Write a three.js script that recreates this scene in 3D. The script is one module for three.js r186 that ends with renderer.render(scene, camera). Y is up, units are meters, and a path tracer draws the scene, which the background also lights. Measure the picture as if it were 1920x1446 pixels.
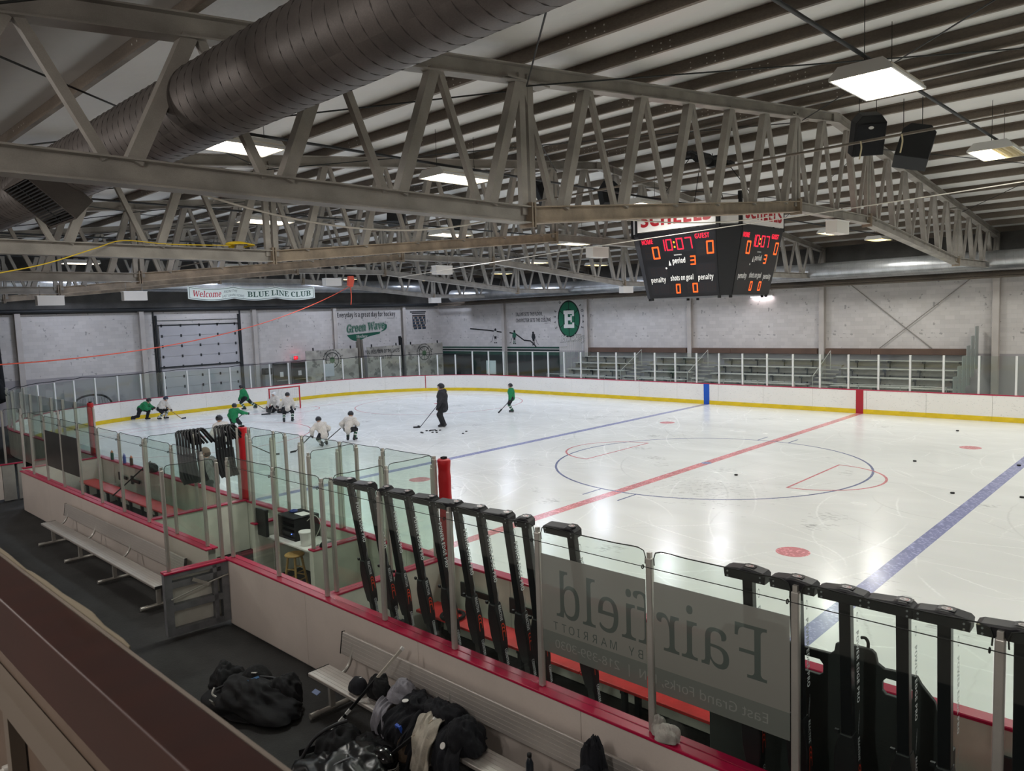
import * as THREE from 'three';
import { mergeGeometries, toCreasedNormals } from 'three/addons/utils/BufferGeometryUtils.js';
import { RoundedBoxGeometry } from 'three/addons/geometries/RoundedBoxGeometry.js';
import { RectAreaLightUniformsLib } from 'three/addons/lights/RectAreaLightUniformsLib.js';
import { MarchingCubes } from 'three/addons/objects/MarchingCubes.js';

// ---------------------------------------------------------------- camera, sky, exposure
const scene = new THREE.Scene();
scene.background = new THREE.Color(0x0a0b0c);
const renderer = new THREE.WebGLRenderer({ antialias: true });
renderer.toneMapping = THREE.LinearToneMapping;
renderer.toneMappingExposure = 1.2;
renderer.shadowMap.enabled = true;
RectAreaLightUniformsLib.init();
const camera = new THREE.PerspectiveCamera(54.133, 1920 / 1446, 0.05, 200);
{
  const yaw = 0.8056, pitch = -0.0910, roll = -0.0349;
  const C = new THREE.Vector3(-20.343, 4.634, 11.461);
  const fw = new THREE.Vector3(Math.sin(yaw) * Math.cos(pitch), Math.sin(pitch), -Math.cos(yaw) * Math.cos(pitch));
  const r0 = new THREE.Vector3(Math.cos(yaw), 0, Math.sin(yaw)), u0 = r0.clone().cross(fw);
  camera.up.copy(r0.clone().multiplyScalar(-Math.sin(roll)).addScaledVector(u0, Math.cos(roll)));
  camera.position.copy(C); camera.lookAt(C.clone().add(fw));
  camera.focus = 16; camera.userData.fStop = camera.getFocalLength() / 3.0;
}
const LAMP = { power: 42, color: 0xfff6ec };   // every ceiling fixture: radiance of its luminous face

// ---------------------------------------------------------------- helpers
let seed = 7;
const rnd = (a = 1, b) => { seed = (seed * 1664525 + 1013904223) >>> 0; const t = seed / 4294967296; return b === undefined ? t * a : a + t * (b - a); };
const V = (x, y, z) => new THREE.Vector3(x, y, z);
const used = {};
const numbered = n => { const k = used[n] = (used[n] ?? -1) + 1; return k ? `${n}_${String(k).padStart(3, '0')}` : n; };
function tag(o, label, category, group) { Object.assign(o.userData, { label, category }); if (group) o.userData.group = group; return o; }
function struct(o) { o.userData.kind = 'structure'; return o; }
function thing(name, label, category, pos = [0, 0, 0], turn = 0, group) {
  const o = new THREE.Group(); o.name = numbered(name); o.position.set(...pos); o.rotation.y = turn; scene.add(o);
  return tag(o, label, category, group);
}
function dup(root, pos, turn, label, group) {
  const r = root.clone(); r.userData = { ...root.userData }; r.name = numbered(root.name.replace(/_\d{3}$/, '')); scene.add(r);
  if (pos) r.position.set(...pos); if (turn !== undefined) r.rotation.y = turn;
  if (label) r.userData.label = label; if (group) r.userData.group = group;
  return r;
}
function bare(g) {                                                    // position + normal only, not indexed
  const n = g.index ? g.toNonIndexed() : g.clone();
  for (const k of Object.keys(n.attributes)) if (k !== 'position' && k !== 'normal') n.deleteAttribute(k);
  if (!n.attributes.normal) n.computeVertexNormals();
  n.morphAttributes = {}; return n;
}
function boxUV(g) {                                                   // uv in metres, from the side a face looks to
  const p = g.attributes.position, n = g.attributes.normal, uv = new Float32Array(p.count * 2);
  for (let i = 0; i < p.count; i += 3) {
    let ax = 0, ay = 0, az = 0;
    for (let k = 0; k < 3; k++) { ax += Math.abs(n.getX(i + k)); ay += Math.abs(n.getY(i + k)); az += Math.abs(n.getZ(i + k)); }
    for (let k = 0; k < 3; k++) {
      const j = i + k, x = p.getX(j), y = p.getY(j), z = p.getZ(j);
      if (ax >= ay && ax >= az) { uv[2 * j] = z; uv[2 * j + 1] = y; } else if (ay >= az) { uv[2 * j] = x; uv[2 * j + 1] = z; } else { uv[2 * j] = x; uv[2 * j + 1] = y; }
    }
  }
  g.setAttribute('uv', new THREE.BufferAttribute(uv, 2)); return g;
}
function obj(name, geos, mat, parent = scene, keepUV = false) {
  const list = Array.isArray(geos) ? geos : [geos];
  let g;
  if (keepUV) g = list.length > 1 ? mergeGeometries(list.map(q => q.index ? q.toNonIndexed() : q)) : list[0];
  else g = boxUV(list.length > 1 ? mergeGeometries(list.map(bare)) : bare(list[0]));
  const m = new THREE.Mesh(g, mat); m.castShadow = m.receiveShadow = true;
  m.name = parent === scene ? numbered(name) : name; parent.add(m); return m;
}
const part = (name, geo, mat, parent) => { const m = new THREE.Mesh(geo, mat); m.castShadow = m.receiveShadow = true; m.name = name; parent.add(m); return m; };
const box = (w, h, d, x = 0, y = 0, z = 0) => new THREE.BoxGeometry(w, h, d).translate(x, y, z);
const span = (x0, x1, y0, y1, z0, z1) => box(x1 - x0, y1 - y0, z1 - z0, (x0 + x1) / 2, (y0 + y1) / 2, (z0 + z1) / 2);
const rbox = (w, h, d, r, x = 0, y = 0, z = 0, s = 2) => new RoundedBoxGeometry(w, h, d, s, r).translate(x, y, z);
const _q = new THREE.Quaternion(), _m = new THREE.Matrix4();
function orient(g, a, b, up = V(0, 1, 0)) {                            // geometry built along +z from -.5 to .5 put between a and b
  const d = b.clone().sub(a), z = d.clone().normalize();
  let x = up.clone().cross(z); if (x.lengthSq() < 1e-6) x = V(1, 0, 0).cross(z); x.normalize();
  const y = z.clone().cross(x);
  _m.makeBasis(x, y, z).setPosition(a.clone().add(b).multiplyScalar(0.5));
  return g.applyMatrix4(_m);
}
const bar = (a, b, w, h, up) => orient(new THREE.BoxGeometry(w, h, a.distanceTo(b)), a, b, up);
const rod = (a, b, r, n = 8, r2 = r) => orient(new THREE.CylinderGeometry(r2, r, a.distanceTo(b), n).rotateX(Math.PI / 2), a, b);
const tube = (pts, r, n = 6, seg = 0) => new THREE.TubeGeometry(new THREE.CatmullRomCurve3(pts.map(p => p.isVector3 ? p : V(...p))), seg || pts.length * 5, r, n);
function ibeam(a, b, w, h, t, up) {                                   // wide flange section
  const L = a.distanceTo(b), g = mergeGeometries([box(w, t, L, 0, h / 2 - t / 2, 0), box(w, t, L, 0, -h / 2 + t / 2, 0), box(t, h - 2 * t, L)].map(bare));
  return orient(g, a, b, up);
}
const extrude = (pts, d, o = {}) => new THREE.ExtrudeGeometry(Array.isArray(pts) ? new THREE.Shape(pts.map(p => new THREE.Vector2(...p))) : pts, { depth: d, bevelEnabled: false, curveSegments: 8, ...o });
const lathe = (pts, n = 20) => new THREE.LatheGeometry(pts.map(p => new THREE.Vector2(...p)), n);
const shift = (g, x, y, z) => g.translate(x, y, z);

// value noise that tiles over the period P (in cells)
const HSH = new Float32Array(65536); { for (let i = 0; i < 65536; i++) HSH[i] = rnd(); }
const hsh = (x, y, s) => HSH[((x * 374761 + y * 668265 + s * 9176) ^ (y << 7) ^ (x << 3)) & 65535];
function vn(x, y, P, s) {
  const xi = Math.floor(x), yi = Math.floor(y), fx = x - xi, fy = y - yi, u = fx * fx * (3 - 2 * fx), v = fy * fy * (3 - 2 * fy);
  const m = k => ((k % P) + P) % P;
  const a = hsh(m(xi), m(yi), s), b = hsh(m(xi + 1), m(yi), s), c = hsh(m(xi), m(yi + 1), s), d = hsh(m(xi + 1), m(yi + 1), s);
  return a + (b - a) * u + (c - a) * v + (a - b - c + d) * u * v;
}
function fbm(u, v, P, oct, s = 1) { let t = 0, a = 0.5, n = 0; for (let o = 0; o < oct; o++) { t += a * vn(u * P, v * P, P, s + o); n += a; a *= 0.5; P *= 2; } return t / n; }
function tex(n, m, fn, srgb, rep) {                                   // fn(u, v) -> grey or [r, g, b] in 0..1
  const d = new Uint8Array(n * m * 4);
  for (let j = 0; j < m; j++) for (let i = 0; i < n; i++) {
    const c = fn((i + 0.5) / n, (j + 0.5) / m, i, j), k = (j * n + i) * 4;
    if (typeof c === 'number') d[k] = d[k + 1] = d[k + 2] = Math.max(0, Math.min(255, c * 255));
    else for (let q = 0; q < 3; q++) d[k + q] = Math.max(0, Math.min(255, c[q] * 255));
    d[k + 3] = 255;
  }
  const t = new THREE.DataTexture(d, n, m); t.magFilter = t.minFilter = THREE.LinearFilter; t.wrapS = t.wrapT = THREE.RepeatWrapping;
  if (srgb) t.colorSpace = THREE.SRGBColorSpace; if (rep) t.repeat.set(...rep); t.needsUpdate = true; return t;
}
function canvasTex(w, h, draw) {
  const c = document.createElement('canvas'); c.width = w; c.height = h; const x = c.getContext('2d'); draw(x, w, h);
  const t = new THREE.CanvasTexture(c); t.colorSpace = THREE.SRGBColorSpace; return t;
}
const mat = (color, roughness = 0.6, o = {}) => new THREE.MeshStandardMaterial({ color, roughness, metalness: 0, side: THREE.DoubleSide, ...o });
const N = { a: tex(256, 256, (u, v) => fbm(u, v, 4, 6, 3), false, [0.5, 0.5]), fine: tex(256, 256, (u, v) => fbm(u, v, 32, 3, 9), false, [2, 2]) };
// a base colour broken up with patches and grain (tiles every `size` metres)
function mottled(hex, amt, size, o = {}) {
  const c = new THREE.Color(hex).convertLinearToSRGB(), s = Math.floor(rnd(1, 90)), P = o.cells || 4, sx = o.stretch || 1;
  return tex(256, 256, (u, v) => { const k = 1 + amt * (fbm(u * 1, v, P, 5, s) - 0.5) * 2 + amt * 0.5 * (hsh(u * 256 | 0, v * 256 | 0, s) - 0.5); return [c.r * k, c.g * k, c.b * k]; }, true, [1 / size / sx, 1 / size]);
}
// ---------------------------------------------------------------- materials
const M = {};
{
  const blockTex = (base, low) => tex(1024, 1024, (u, v) => {           // 4 m of painted block, joints only faintly showing where paint has gone
    const U = u * 10, W = v * 20, row = Math.floor(W), x = U + (row % 2 ? 0.5 : 0), fx = x - Math.floor(x), fy = W - row;
    const joint = Math.min(fx, 1 - fx) * 0.4 < 0.012 || Math.min(fy, 1 - fy) * 0.2 < 0.012;
    const patch = fbm(u, v, 3, 5, 21), crack = fbm(u, v, 24, 3, 33);
    let k = 1 + 0.06 * (patch - 0.5) + 0.05 * (hsh(Math.floor(x) % 10, row % 20, 5) - 0.5);
    if (joint) k *= patch > 0.57 && crack > 0.55 ? 0.66 : 0.975;
    if (crack > 0.79) k *= 0.8;
    return base.map(c => c * k);
  }, true, [0.25, 0.25]);
  M.block = mat(0xffffff, 0.75, { map: blockTex([0.82, 0.80, 0.785]) });
  M.blockGrey = mat(0xffffff, 0.7, { map: mottled(0xa9a4a6, 0.05, 4) });
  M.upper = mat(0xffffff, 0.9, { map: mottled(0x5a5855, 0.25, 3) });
  M.column = mat(0xffffff, 0.6, { map: mottled(0xbfb8b2, 0.06, 2) });
  M.darkSteel = mat(0x26282a, 0.6);
  const vinyl = tex(512, 512, (u, v) => { const w = fbm(u, v, 3, 4, 44), s = fbm(u * 1, v * 1, 6, 4, 52); const k = 0.87 + 0.06 * (w - 0.5) + 0.05 * (s - 0.5); return [k, k * 0.995, k * 0.975]; }, true, [0.2, 0.09]);
  M.vinyl = mat(0xffffff, 0.45, { map: vinyl, bumpMap: N.a, bumpScale: 0.02 });
  M.purlin = mat(0xffffff, 0.6, { map: mottled(0x72675b, 0.25, 3, { stretch: 2 }) });
  M.truss = mat(0xffffff, 0.55, { map: mottled(0x938e86, 0.14, 1.2) });
  M.trussRust = mat(0xffffff, 0.6, { map: mottled(0x8d7f6d, 0.28, 1.1) });
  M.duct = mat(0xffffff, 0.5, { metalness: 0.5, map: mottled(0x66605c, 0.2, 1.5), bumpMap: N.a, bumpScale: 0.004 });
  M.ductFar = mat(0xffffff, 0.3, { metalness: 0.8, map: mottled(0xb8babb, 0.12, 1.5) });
  M.rubber = mat(0xffffff, 0.8, { map: mottled(0x2a2a29, 0.35, 1.6), bumpMap: N.fine, bumpScale: 0.003 });
  M.wallPanel = mat(0xffffff, 0.38, { map: mottled(0xd2c7be, 0.04, 2) });
  M.panelIn = mat(0xffffff, 0.45, { map: mottled(0xd6d4c9, 0.08, 1) });
  M.cap = mat(0xb01040, 0.3); M.capFar = M.cap;
  M.yellow = mat(0xffffff, 0.35, { map: mottled(0xe2c21c, 0.1, 1) });
  const scuff = tex(1024, 512, (u, v) => { const n = fbm(u, v, 4, 5, 61), s = fbm(u, v * 1, 40, 3, 64), d = hsh(u * 340 | 0, v * 170 | 0, 7); let k = 0.93 + 0.03 * (n - 0.5); if (s > 0.76) k *= 0.93; if (d > 0.9988) k *= 0.6; return [k, k * 0.985, k * 0.955]; }, true, [0.3, 0.6]);
  M.board = mat(0xffffff, 0.35, { map: scuff });
  M.glass = new THREE.MeshPhysicalMaterial({ color: 0xf5faf7, roughness: 0.02, transmission: 1, thickness: 0, ior: 1.45, side: THREE.DoubleSide });
  M.glassOld = new THREE.MeshPhysicalMaterial({ color: 0xf3f8f5, roughness: 0.05, transmission: 1, thickness: 0, ior: 1.45, side: THREE.DoubleSide });
  M.postWhite = mat(0xdcdcd8, 0.45); M.alu = mat(0xffffff, 0.36, { metalness: 0.55, map: mottled(0xbab7b0, 0.07, 0.7) });
  M.aluSeat = mat(0xffffff, 0.42, { metalness: 0.45, map: mottled(0xbdb7b1, 0.06, 1, { stretch: 5 }) });
  M.black = mat(0x0b0b0d, 0.45); M.blackMatte = mat(0x101013, 0.85); M.white = mat(0xe6e4e0, 0.5); M.redPad = mat(0xb3121c, 0.42);
  M.redBench = mat(0xffffff, 0.4, { map: mottled(0xd23a3a, 0.12, 0.5), bumpMap: N.fine, bumpScale: 0.002 });
  M.wire = mat(0x2c2e2c, 0.5, { metalness: 0.5 });
}
// ---------------------------------------------------------------- ice
const W = 12.96, L = 29.7, R = 8.4;
function rinkShape(w, l, r) {
  const s = new THREE.Shape(); s.moveTo(w, -l + r); s.lineTo(w, l - r); s.absarc(w - r, l - r, r, 0, Math.PI / 2); s.lineTo(-w + r, l); s.absarc(-w + r, l - r, r, Math.PI / 2, Math.PI);
  s.lineTo(-w, -l + r); s.absarc(-w + r, -l + r, r, Math.PI, 1.5 * Math.PI); s.lineTo(w - r, -l); s.absarc(w - r, -l + r, r, 1.5 * Math.PI, 2 * Math.PI); return s;
}
const flat = (shape, d, y) => new THREE.ExtrudeGeometry(shape, { depth: d, bevelEnabled: false, curveSegments: 24 }).rotateX(Math.PI / 2).translate(0, y, 0);   // shape (x, z), top at y
const ice = struct(new THREE.Group()); ice.name = 'ice_floor'; scene.add(ice);
{
  const IW = 2048, IH = 1024, acc = new Float32Array(IW * IH);         // skate cuts, snow and dirt frozen into the sheet; 60 x 27 m
  const dab = (x, y, a) => { const X = Math.floor(x), Y = Math.floor(y); if (X >= 0 && Y >= 0 && X < IW && Y < IH) acc[Y * IW + X] += a; };
  for (let i = 0; i < 4200; i++) {
    const x = rnd() < 0.6 ? rnd(0, IW * 0.45) : rnd(IW), y = rnd(IH), r = rnd(30, 420), a = rnd(6.283), len = rnd(20, 170), v = rnd() < 0.75 ? rnd(0.02, 0.09) : -rnd(0.02, 0.07);
    const cx = x - r * Math.cos(a), cy = y - r * Math.sin(a); for (let k = 0; k < len; k++) { const q = a + (k - len / 2) / r; dab(cx + r * Math.cos(q), cy + r * Math.sin(q), v * Math.sin((k + 0.5) / len * Math.PI)); }
  }
  for (let i = 0; i < 120; i++) { const x = rnd(IW), y = rnd(IH), n = rnd(6, 60); for (let k = 0; k < n; k++) { const u = x + (rnd() + rnd() - 1) * 14, w = y + (rnd() + rnd() - 1) * 14, v = -rnd(0.04, 0.16); for (let j = 0; j < rnd(1, 5); j++) dab(u + j, w, v); } }
  for (let k = 0; k < 260; k++) { const u = 1024 + (rnd() + rnd() + rnd() - 1.5) * 60 + 60, w = 395 + (rnd() + rnd() + rnd() - 1.5) * 60; for (let j = 0; j < rnd(1, 4); j++) dab(u + j, w + j * 0.7, -rnd(0.06, 0.2)); }
  const cut = tex(IW, IH, (u, v, i, j) => { const k = 0.91 + 0.05 * (fbm(u, v, 6, 5, 70) - 0.5) + 0.04 * (fbm(u, v, 40, 3, 72) - 0.5) + acc[j * IW + i]; return [k * 0.99, k, k * 0.985]; }, true);
  cut.wrapS = cut.wrapT = THREE.RepeatWrapping;
  const smear = tex(512, 512, (u, v) => 0.14 + 0.2 * fbm(u, v, 5, 5, 71) * fbm(u, v, 40, 3, 73) + 0.05 * fbm(u, v, 128, 2, 75), false, [1, 1]);
  M.ice = new THREE.MeshPhysicalMaterial({ color: 0xffffff, map: cut, roughness: 1, roughnessMap: smear, ior: 1.33 });
  const g = flat(rinkShape(W - 0.01, L - 0.01, R - 0.01), 0.05, 0).toNonIndexed(), p = g.attributes.position, uv = g.attributes.uv;
  for (let i = 0; i < p.count; i++) uv.setXY(i, (p.getZ(i) + 30) / 60, (p.getX(i) + 13.5) / 27);
  const m = part('ice_sheet', g, M.ice, ice);
  const paint = hex => { const q = M.ice.clone(); q.map = null; q.map = tex(256, 256, (u, v) => { const c = new THREE.Color(hex).convertLinearToSRGB(), k = 1 + 0.16 * (fbm(u, v, 6, 4, 81) - 0.5), wh = fbm(u, v, 50, 2, 83) > 0.66 ? 0.14 : 0; return [c.r * k + wh, c.g * k + wh, c.b * k + wh]; }, true, [0.5, 0.5]); q.roughnessMap = smear; return q; };
  const red = paint(0xd28a8c), blue = paint(0x8c90b4), redThin = paint(0xc98083), dot = paint(0xd08a8e), blueThin = paint(0x6d7494);
  const strip = (n, x0, x1, z0, z1, m, y = 0.0012) => obj(n, span(Math.min(x0, x1), Math.max(x0, x1), y - 0.001, y, Math.min(z0, z1), Math.max(z0, z1)), m, ice);
  strip('red_line', -W, W, -0.15, 0.15, red);
  for (const s of [-1, 1]) { strip('blue_line', -W, W, s * 7.25 - 0.15, s * 7.25 + 0.15, blue); strip('goal_line', -W + 2.1, W - 2.1, s * 25.75 - 0.03, s * 25.75 + 0.03, redThin); }
  const ring = (n, x, z, r, w, m, a0 = 0, a1 = Math.PI * 2, y = 0.0018) => { const s = new THREE.Shape(); s.absarc(0, 0, r + w / 2, a0, a1, false); if (a1 - a0 > 6.2) { const h = new THREE.Path(); h.absarc(0, 0, r - w / 2, 0, Math.PI * 2, true); s.holes.push(h); } else s.absarc(0, 0, r - w / 2, a1, a0, true); return obj(n, flat2(s, 0.001, y).translate(x, 0, z), m, ice); };
  function flat2(s, d, y) { return new THREE.ExtrudeGeometry(s, { depth: d, bevelEnabled: false, curveSegments: 60 }).rotateX(Math.PI / 2).translate(0, y, 0); }
  const disc = (n, x, z, r, m) => { const s = new THREE.Shape(); s.absarc(0, 0, r, 0, Math.PI * 2); return obj(n, flat2(s, 0.001, 0.0018).translate(x, 0, z), m, ice); };
  ring('center_circle', 0, 0, 4.57, 0.065, blueThin);
  disc('faceoff_dot', 0, 0, 0.15, blue);
  for (const s of [-1, 1]) for (const t of [-1, 1]) {
    disc('faceoff_dot', s * 6.65, t * 5.55, 0.31, dot);
    ring('faceoff_circle', s * 6.7, t * 20.1, 4.57, 0.05, redThin); disc('faceoff_dot', s * 6.7, t * 20.1, 0.31, dot);
    for (const e of [0]) strip('faceoff_hash', s * 4.55, s * 5.35, t * 0.55 - 0.025, t * 0.55 + 0.025, blueThin, 0.0016);
  }
  for (const s of [-1, 1]) { ring('goal_crease', 0.5, s * 25.75, 1.83, 0.05, redThin, s > 0 ? Math.PI : 0, s > 0 ? Math.PI * 2 : Math.PI); }
  // small cross-ice goal creases painted by the centre circle
  for (const [x, z, a] of [[0.06, 3.27, 0], [0.25, -3.43, Math.PI]]) { const g = new THREE.Group(); g.name = 'practice_crease'; ice.add(g); g.position.set(x, 0, z); g.rotation.y = a; const s = new THREE.Shape(); s.absarc(0, 0, 1.8, 0, Math.PI, false); s.absarc(0, 0, 1.735, Math.PI, 0, true); obj('crease_arc', flat2(s, 0.001, 0.0022), redThin, g); obj('crease_line', span(-1.8, 1.8, 0.001, 0.0022, -0.03, 0.03), redThin, g); }
  M.iceRed = redThin; M.iceStrip = strip; M.iceRing = ring;
}
// ---------------------------------------------------------------- floor, walls, ceiling
const XW = -24, XE = 18.6, ZN = -33.5, ZS = 33.5, slope = 0.108, yt = x => 9.43 - slope * Math.abs(x);
{
  const f = struct(obj('floor', span(XW - 0.3, XE + 0.3, -0.25, -0.02, ZN - 0.3, ZS + 0.3), M.rubber));
  const wall = (name, x0, x1, z0, z1, parts) => { const w = struct(new THREE.Group()); w.name = name; scene.add(w); for (const [n, y0, y1, m, inset = 0] of parts) { const a = [x0, x1, z0, z1]; if (inset) { if (name === 'wall_north') a[3] -= inset; if (name === 'wall_east') a[0] += inset; } obj(n, span(a[0], a[1], y0, y1, a[2], a[3]), m, w); } return w; };
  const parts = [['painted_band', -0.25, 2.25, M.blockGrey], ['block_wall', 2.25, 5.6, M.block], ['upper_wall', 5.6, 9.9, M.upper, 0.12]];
  M.wallN = wall('wall_north', XW - 0.3, XE + 0.3, ZN - 0.3, ZN, parts);
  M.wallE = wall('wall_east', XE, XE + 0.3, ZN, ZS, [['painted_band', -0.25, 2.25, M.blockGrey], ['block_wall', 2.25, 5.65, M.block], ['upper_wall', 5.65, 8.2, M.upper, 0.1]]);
  wall('wall_south', XW - 0.3, XE + 0.3, ZS, ZS + 0.3, parts);
  wall('wall_west', XW - 0.3, XW, ZN, ZS, [['block_wall', -0.25, 7.3, M.block]]);
  const c = struct(new THREE.Group()); c.name = 'ceiling'; scene.add(c);
  const ry = x => yt(x) + 0.328;
  for (const [x0, x1] of [[0, XE + 0.3], [XW - 0.3, 0]]) {
    const s = extrude([[x0, ry(x0)], [x1, ry(x1)], [x1, ry(x1) + 0.2], [x0, ry(x0) + 0.2]], ZS - ZN + 0.6).translate(0, 0, ZN - 0.3);
    obj('insulation_panel', s, M.vinyl, c);
  }
  M.holeLight = mat(0xcfccc4, 0.7);
  // cold formed Z purlins with their bolt holes
  const zsec = [[-0.075, -0.1], [-0.075, -0.075], [-0.068, -0.075], [-0.068, -0.093], [0, -0.093], [0, 0.1], [0.075, 0.1], [0.075, 0.075], [0.068, 0.075], [0.068, 0.093], [0.007, 0.093], [0.007, -0.1]];
  const zp = boxUV(bare(extrude(zsec, ZS - ZN - 0.1).translate(0, 0, ZN + 0.05)));
  for (let s of [-1, 1]) for (let k = 0; k < 15; k++) {
    const x = s * (0.8 + 1.6 * k); if (x > 18.5) continue;
    const p = part('purlin', zp, M.purlin, c); p.position.set(x, yt(x) + 0.222, 0); p.rotation.z = -s * Math.atan(slope); if (s > 0) { p.rotation.y = Math.PI; p.rotation.z = -Math.atan(slope) * -1; }
    const hl = []; for (const tz of [3.8, -3.75, -11.3, -18.8]) for (const d of [-1.55, -1.4, -1.25, -0.95, 0.95, 1.25, 1.4, 1.55]) for (const y of [-0.05, 0.035]) hl.push(new THREE.CircleGeometry(0.013, 6).rotateY(-Math.PI / 2).translate(-0.004, y, (s > 0 ? -1 : 1) * (tz + d)));
    obj('bolt_hole', hl, M.holeLight, p).userData.kind = 'stuff';
  }
}
// wall columns
{
  const sec = boxUV(bare(mergeGeometries([box(0.26, 5.7, 0.02, 0, 2.85, -0.12), box(0.26, 5.7, 0.02, 0, 2.85, 0.12), box(0.02, 5.7, 0.22, 0, 2.85, 0)].map(bare))));
  for (const x of [-16.2, -9.85, -3.8, 3.0, 8.9, 14.9]) { const c = struct(part('column', sec, M.column, scene)); c.name = numbered('column_north'); c.position.set(x, -0.02, ZN + 0.14); }
  for (const z of [-26.4, -18.9, -11.35, -3.75, 3.85, 11.3, 18.8, 26.3]) { const c = struct(part('column', sec, M.column, scene)); c.name = numbered('column_east'); c.position.set(XE - 0.14, -0.02, z); c.rotation.y = Math.PI / 2; }
}
// ---------------------------------------------------------------- trusses
{
  const t = thing('roof_truss', 'nearest steel roof truss, crossing above the black training sticks and under the spiral duct', 'truss');
  const yb = x => { x = Math.abs(x); return x > 11.9 ? 6.12 : x < 2.4 ? 7.0 : 6.12 + (11.9 - x) / 9.5 * 0.88; };
  const up = V(0, 0, 1);
  for (const s of [-1, 1]) {
    obj('top_chord', ibeam(V(0, yt(0), 0), V(s * (s < 0 ? 22.5 : 18.6), yt(s < 0 ? 22.5 : 18.6), 0), 0.22, 0.24, 0.018, V(0, 1, 0)), M.truss, t);
    obj('bottom_chord', ibeam(V(s * 11.9, 6.12, 0), V(s * (s < 0 ? 22.5 : 18.6), 6.12, 0), 0.24, 0.25, 0.018, V(0, 1, 0)), M.truss, t);
    obj('bottom_chord', ibeam(V(s * 2.4, 7.0, 0), V(s * 11.9, 6.12, 0), 0.24, 0.25, 0.018, V(0, 1, 0)), s < 0 ? M.trussRust : M.truss, t);
    for (const x of [2.4, 11.9]) {
      obj('splice_plate', [box(0.03, 0.36, 0.26, s * x - 0.03, yb(x), 0), box(0.03, 0.36, 0.26, s * x + 0.03, yb(x), 0)], M.trussRust, t);
      obj('splice_plate', box(0.9, 0.025, 0.24, s * x, yt(x) - 0.115, 0), M.truss, t);
      for (const d of [-0.09, 0.09]) obj('vertical', bar(V(s * x + d, yb(x), 0), V(s * x + d, yt(x), 0), 0.12, 0.09, up), M.truss, t);
    }
    if (s > 0) obj('end_post', span(s * 18.5 - 0.1, s * 18.5 + 0.1, 5.7, 7.5, -0.1, 0.1), M.truss, t);
    for (let k = 0; k < (s < 0 ? 14 : 12); k++) {
      const xt = s * (0.8 + 1.6 * k), xi = s * 1.6 * k, xo = s * 1.6 * (k + 1);
      if (Math.abs(xi) <= (s < 0 ? 22 : 18.5)) obj('diagonal', bar(V(xi + s * 0.12, yb(xi) + 0.1, 0), V(xt - s * 0.06, yt(xt) - 0.1, 0), 0.09, 0.08, up), M.truss, t);
      if (Math.abs(xo) <= (s < 0 ? 22 : 18.5)) obj('diagonal', bar(V(xo - s * 0.12, yb(xo) + 0.1, 0), V(xt + s * 0.06, yt(xt) - 0.1, 0), 0.15, 0.14, up), M.truss, t);
    }
  }
  obj('bottom_chord', ibeam(V(-2.4, 7.0, 0), V(2.4, 7.0, 0), 0.22, 0.22, 0.018, V(0, 1, 0)), M.truss, t);
  obj('ridge_plate', box(0.5, 0.22, 0.14, 0, yt(0), 0), M.truss, t);
  t.position.z = 3.8;
  const lab = ['second steel roof truss from the camera, its white box seen left of the scoreboard', 'third steel roof truss from the camera, behind the black speakers', 'fourth steel roof truss from the camera', 'farthest full steel roof truss, just in front of the welcome banner'];
  [-3.75, -11.3, -18.8, -26.3].forEach((z, i) => dup(t, [0, 0, z], 0, lab[i]));
}
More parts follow.
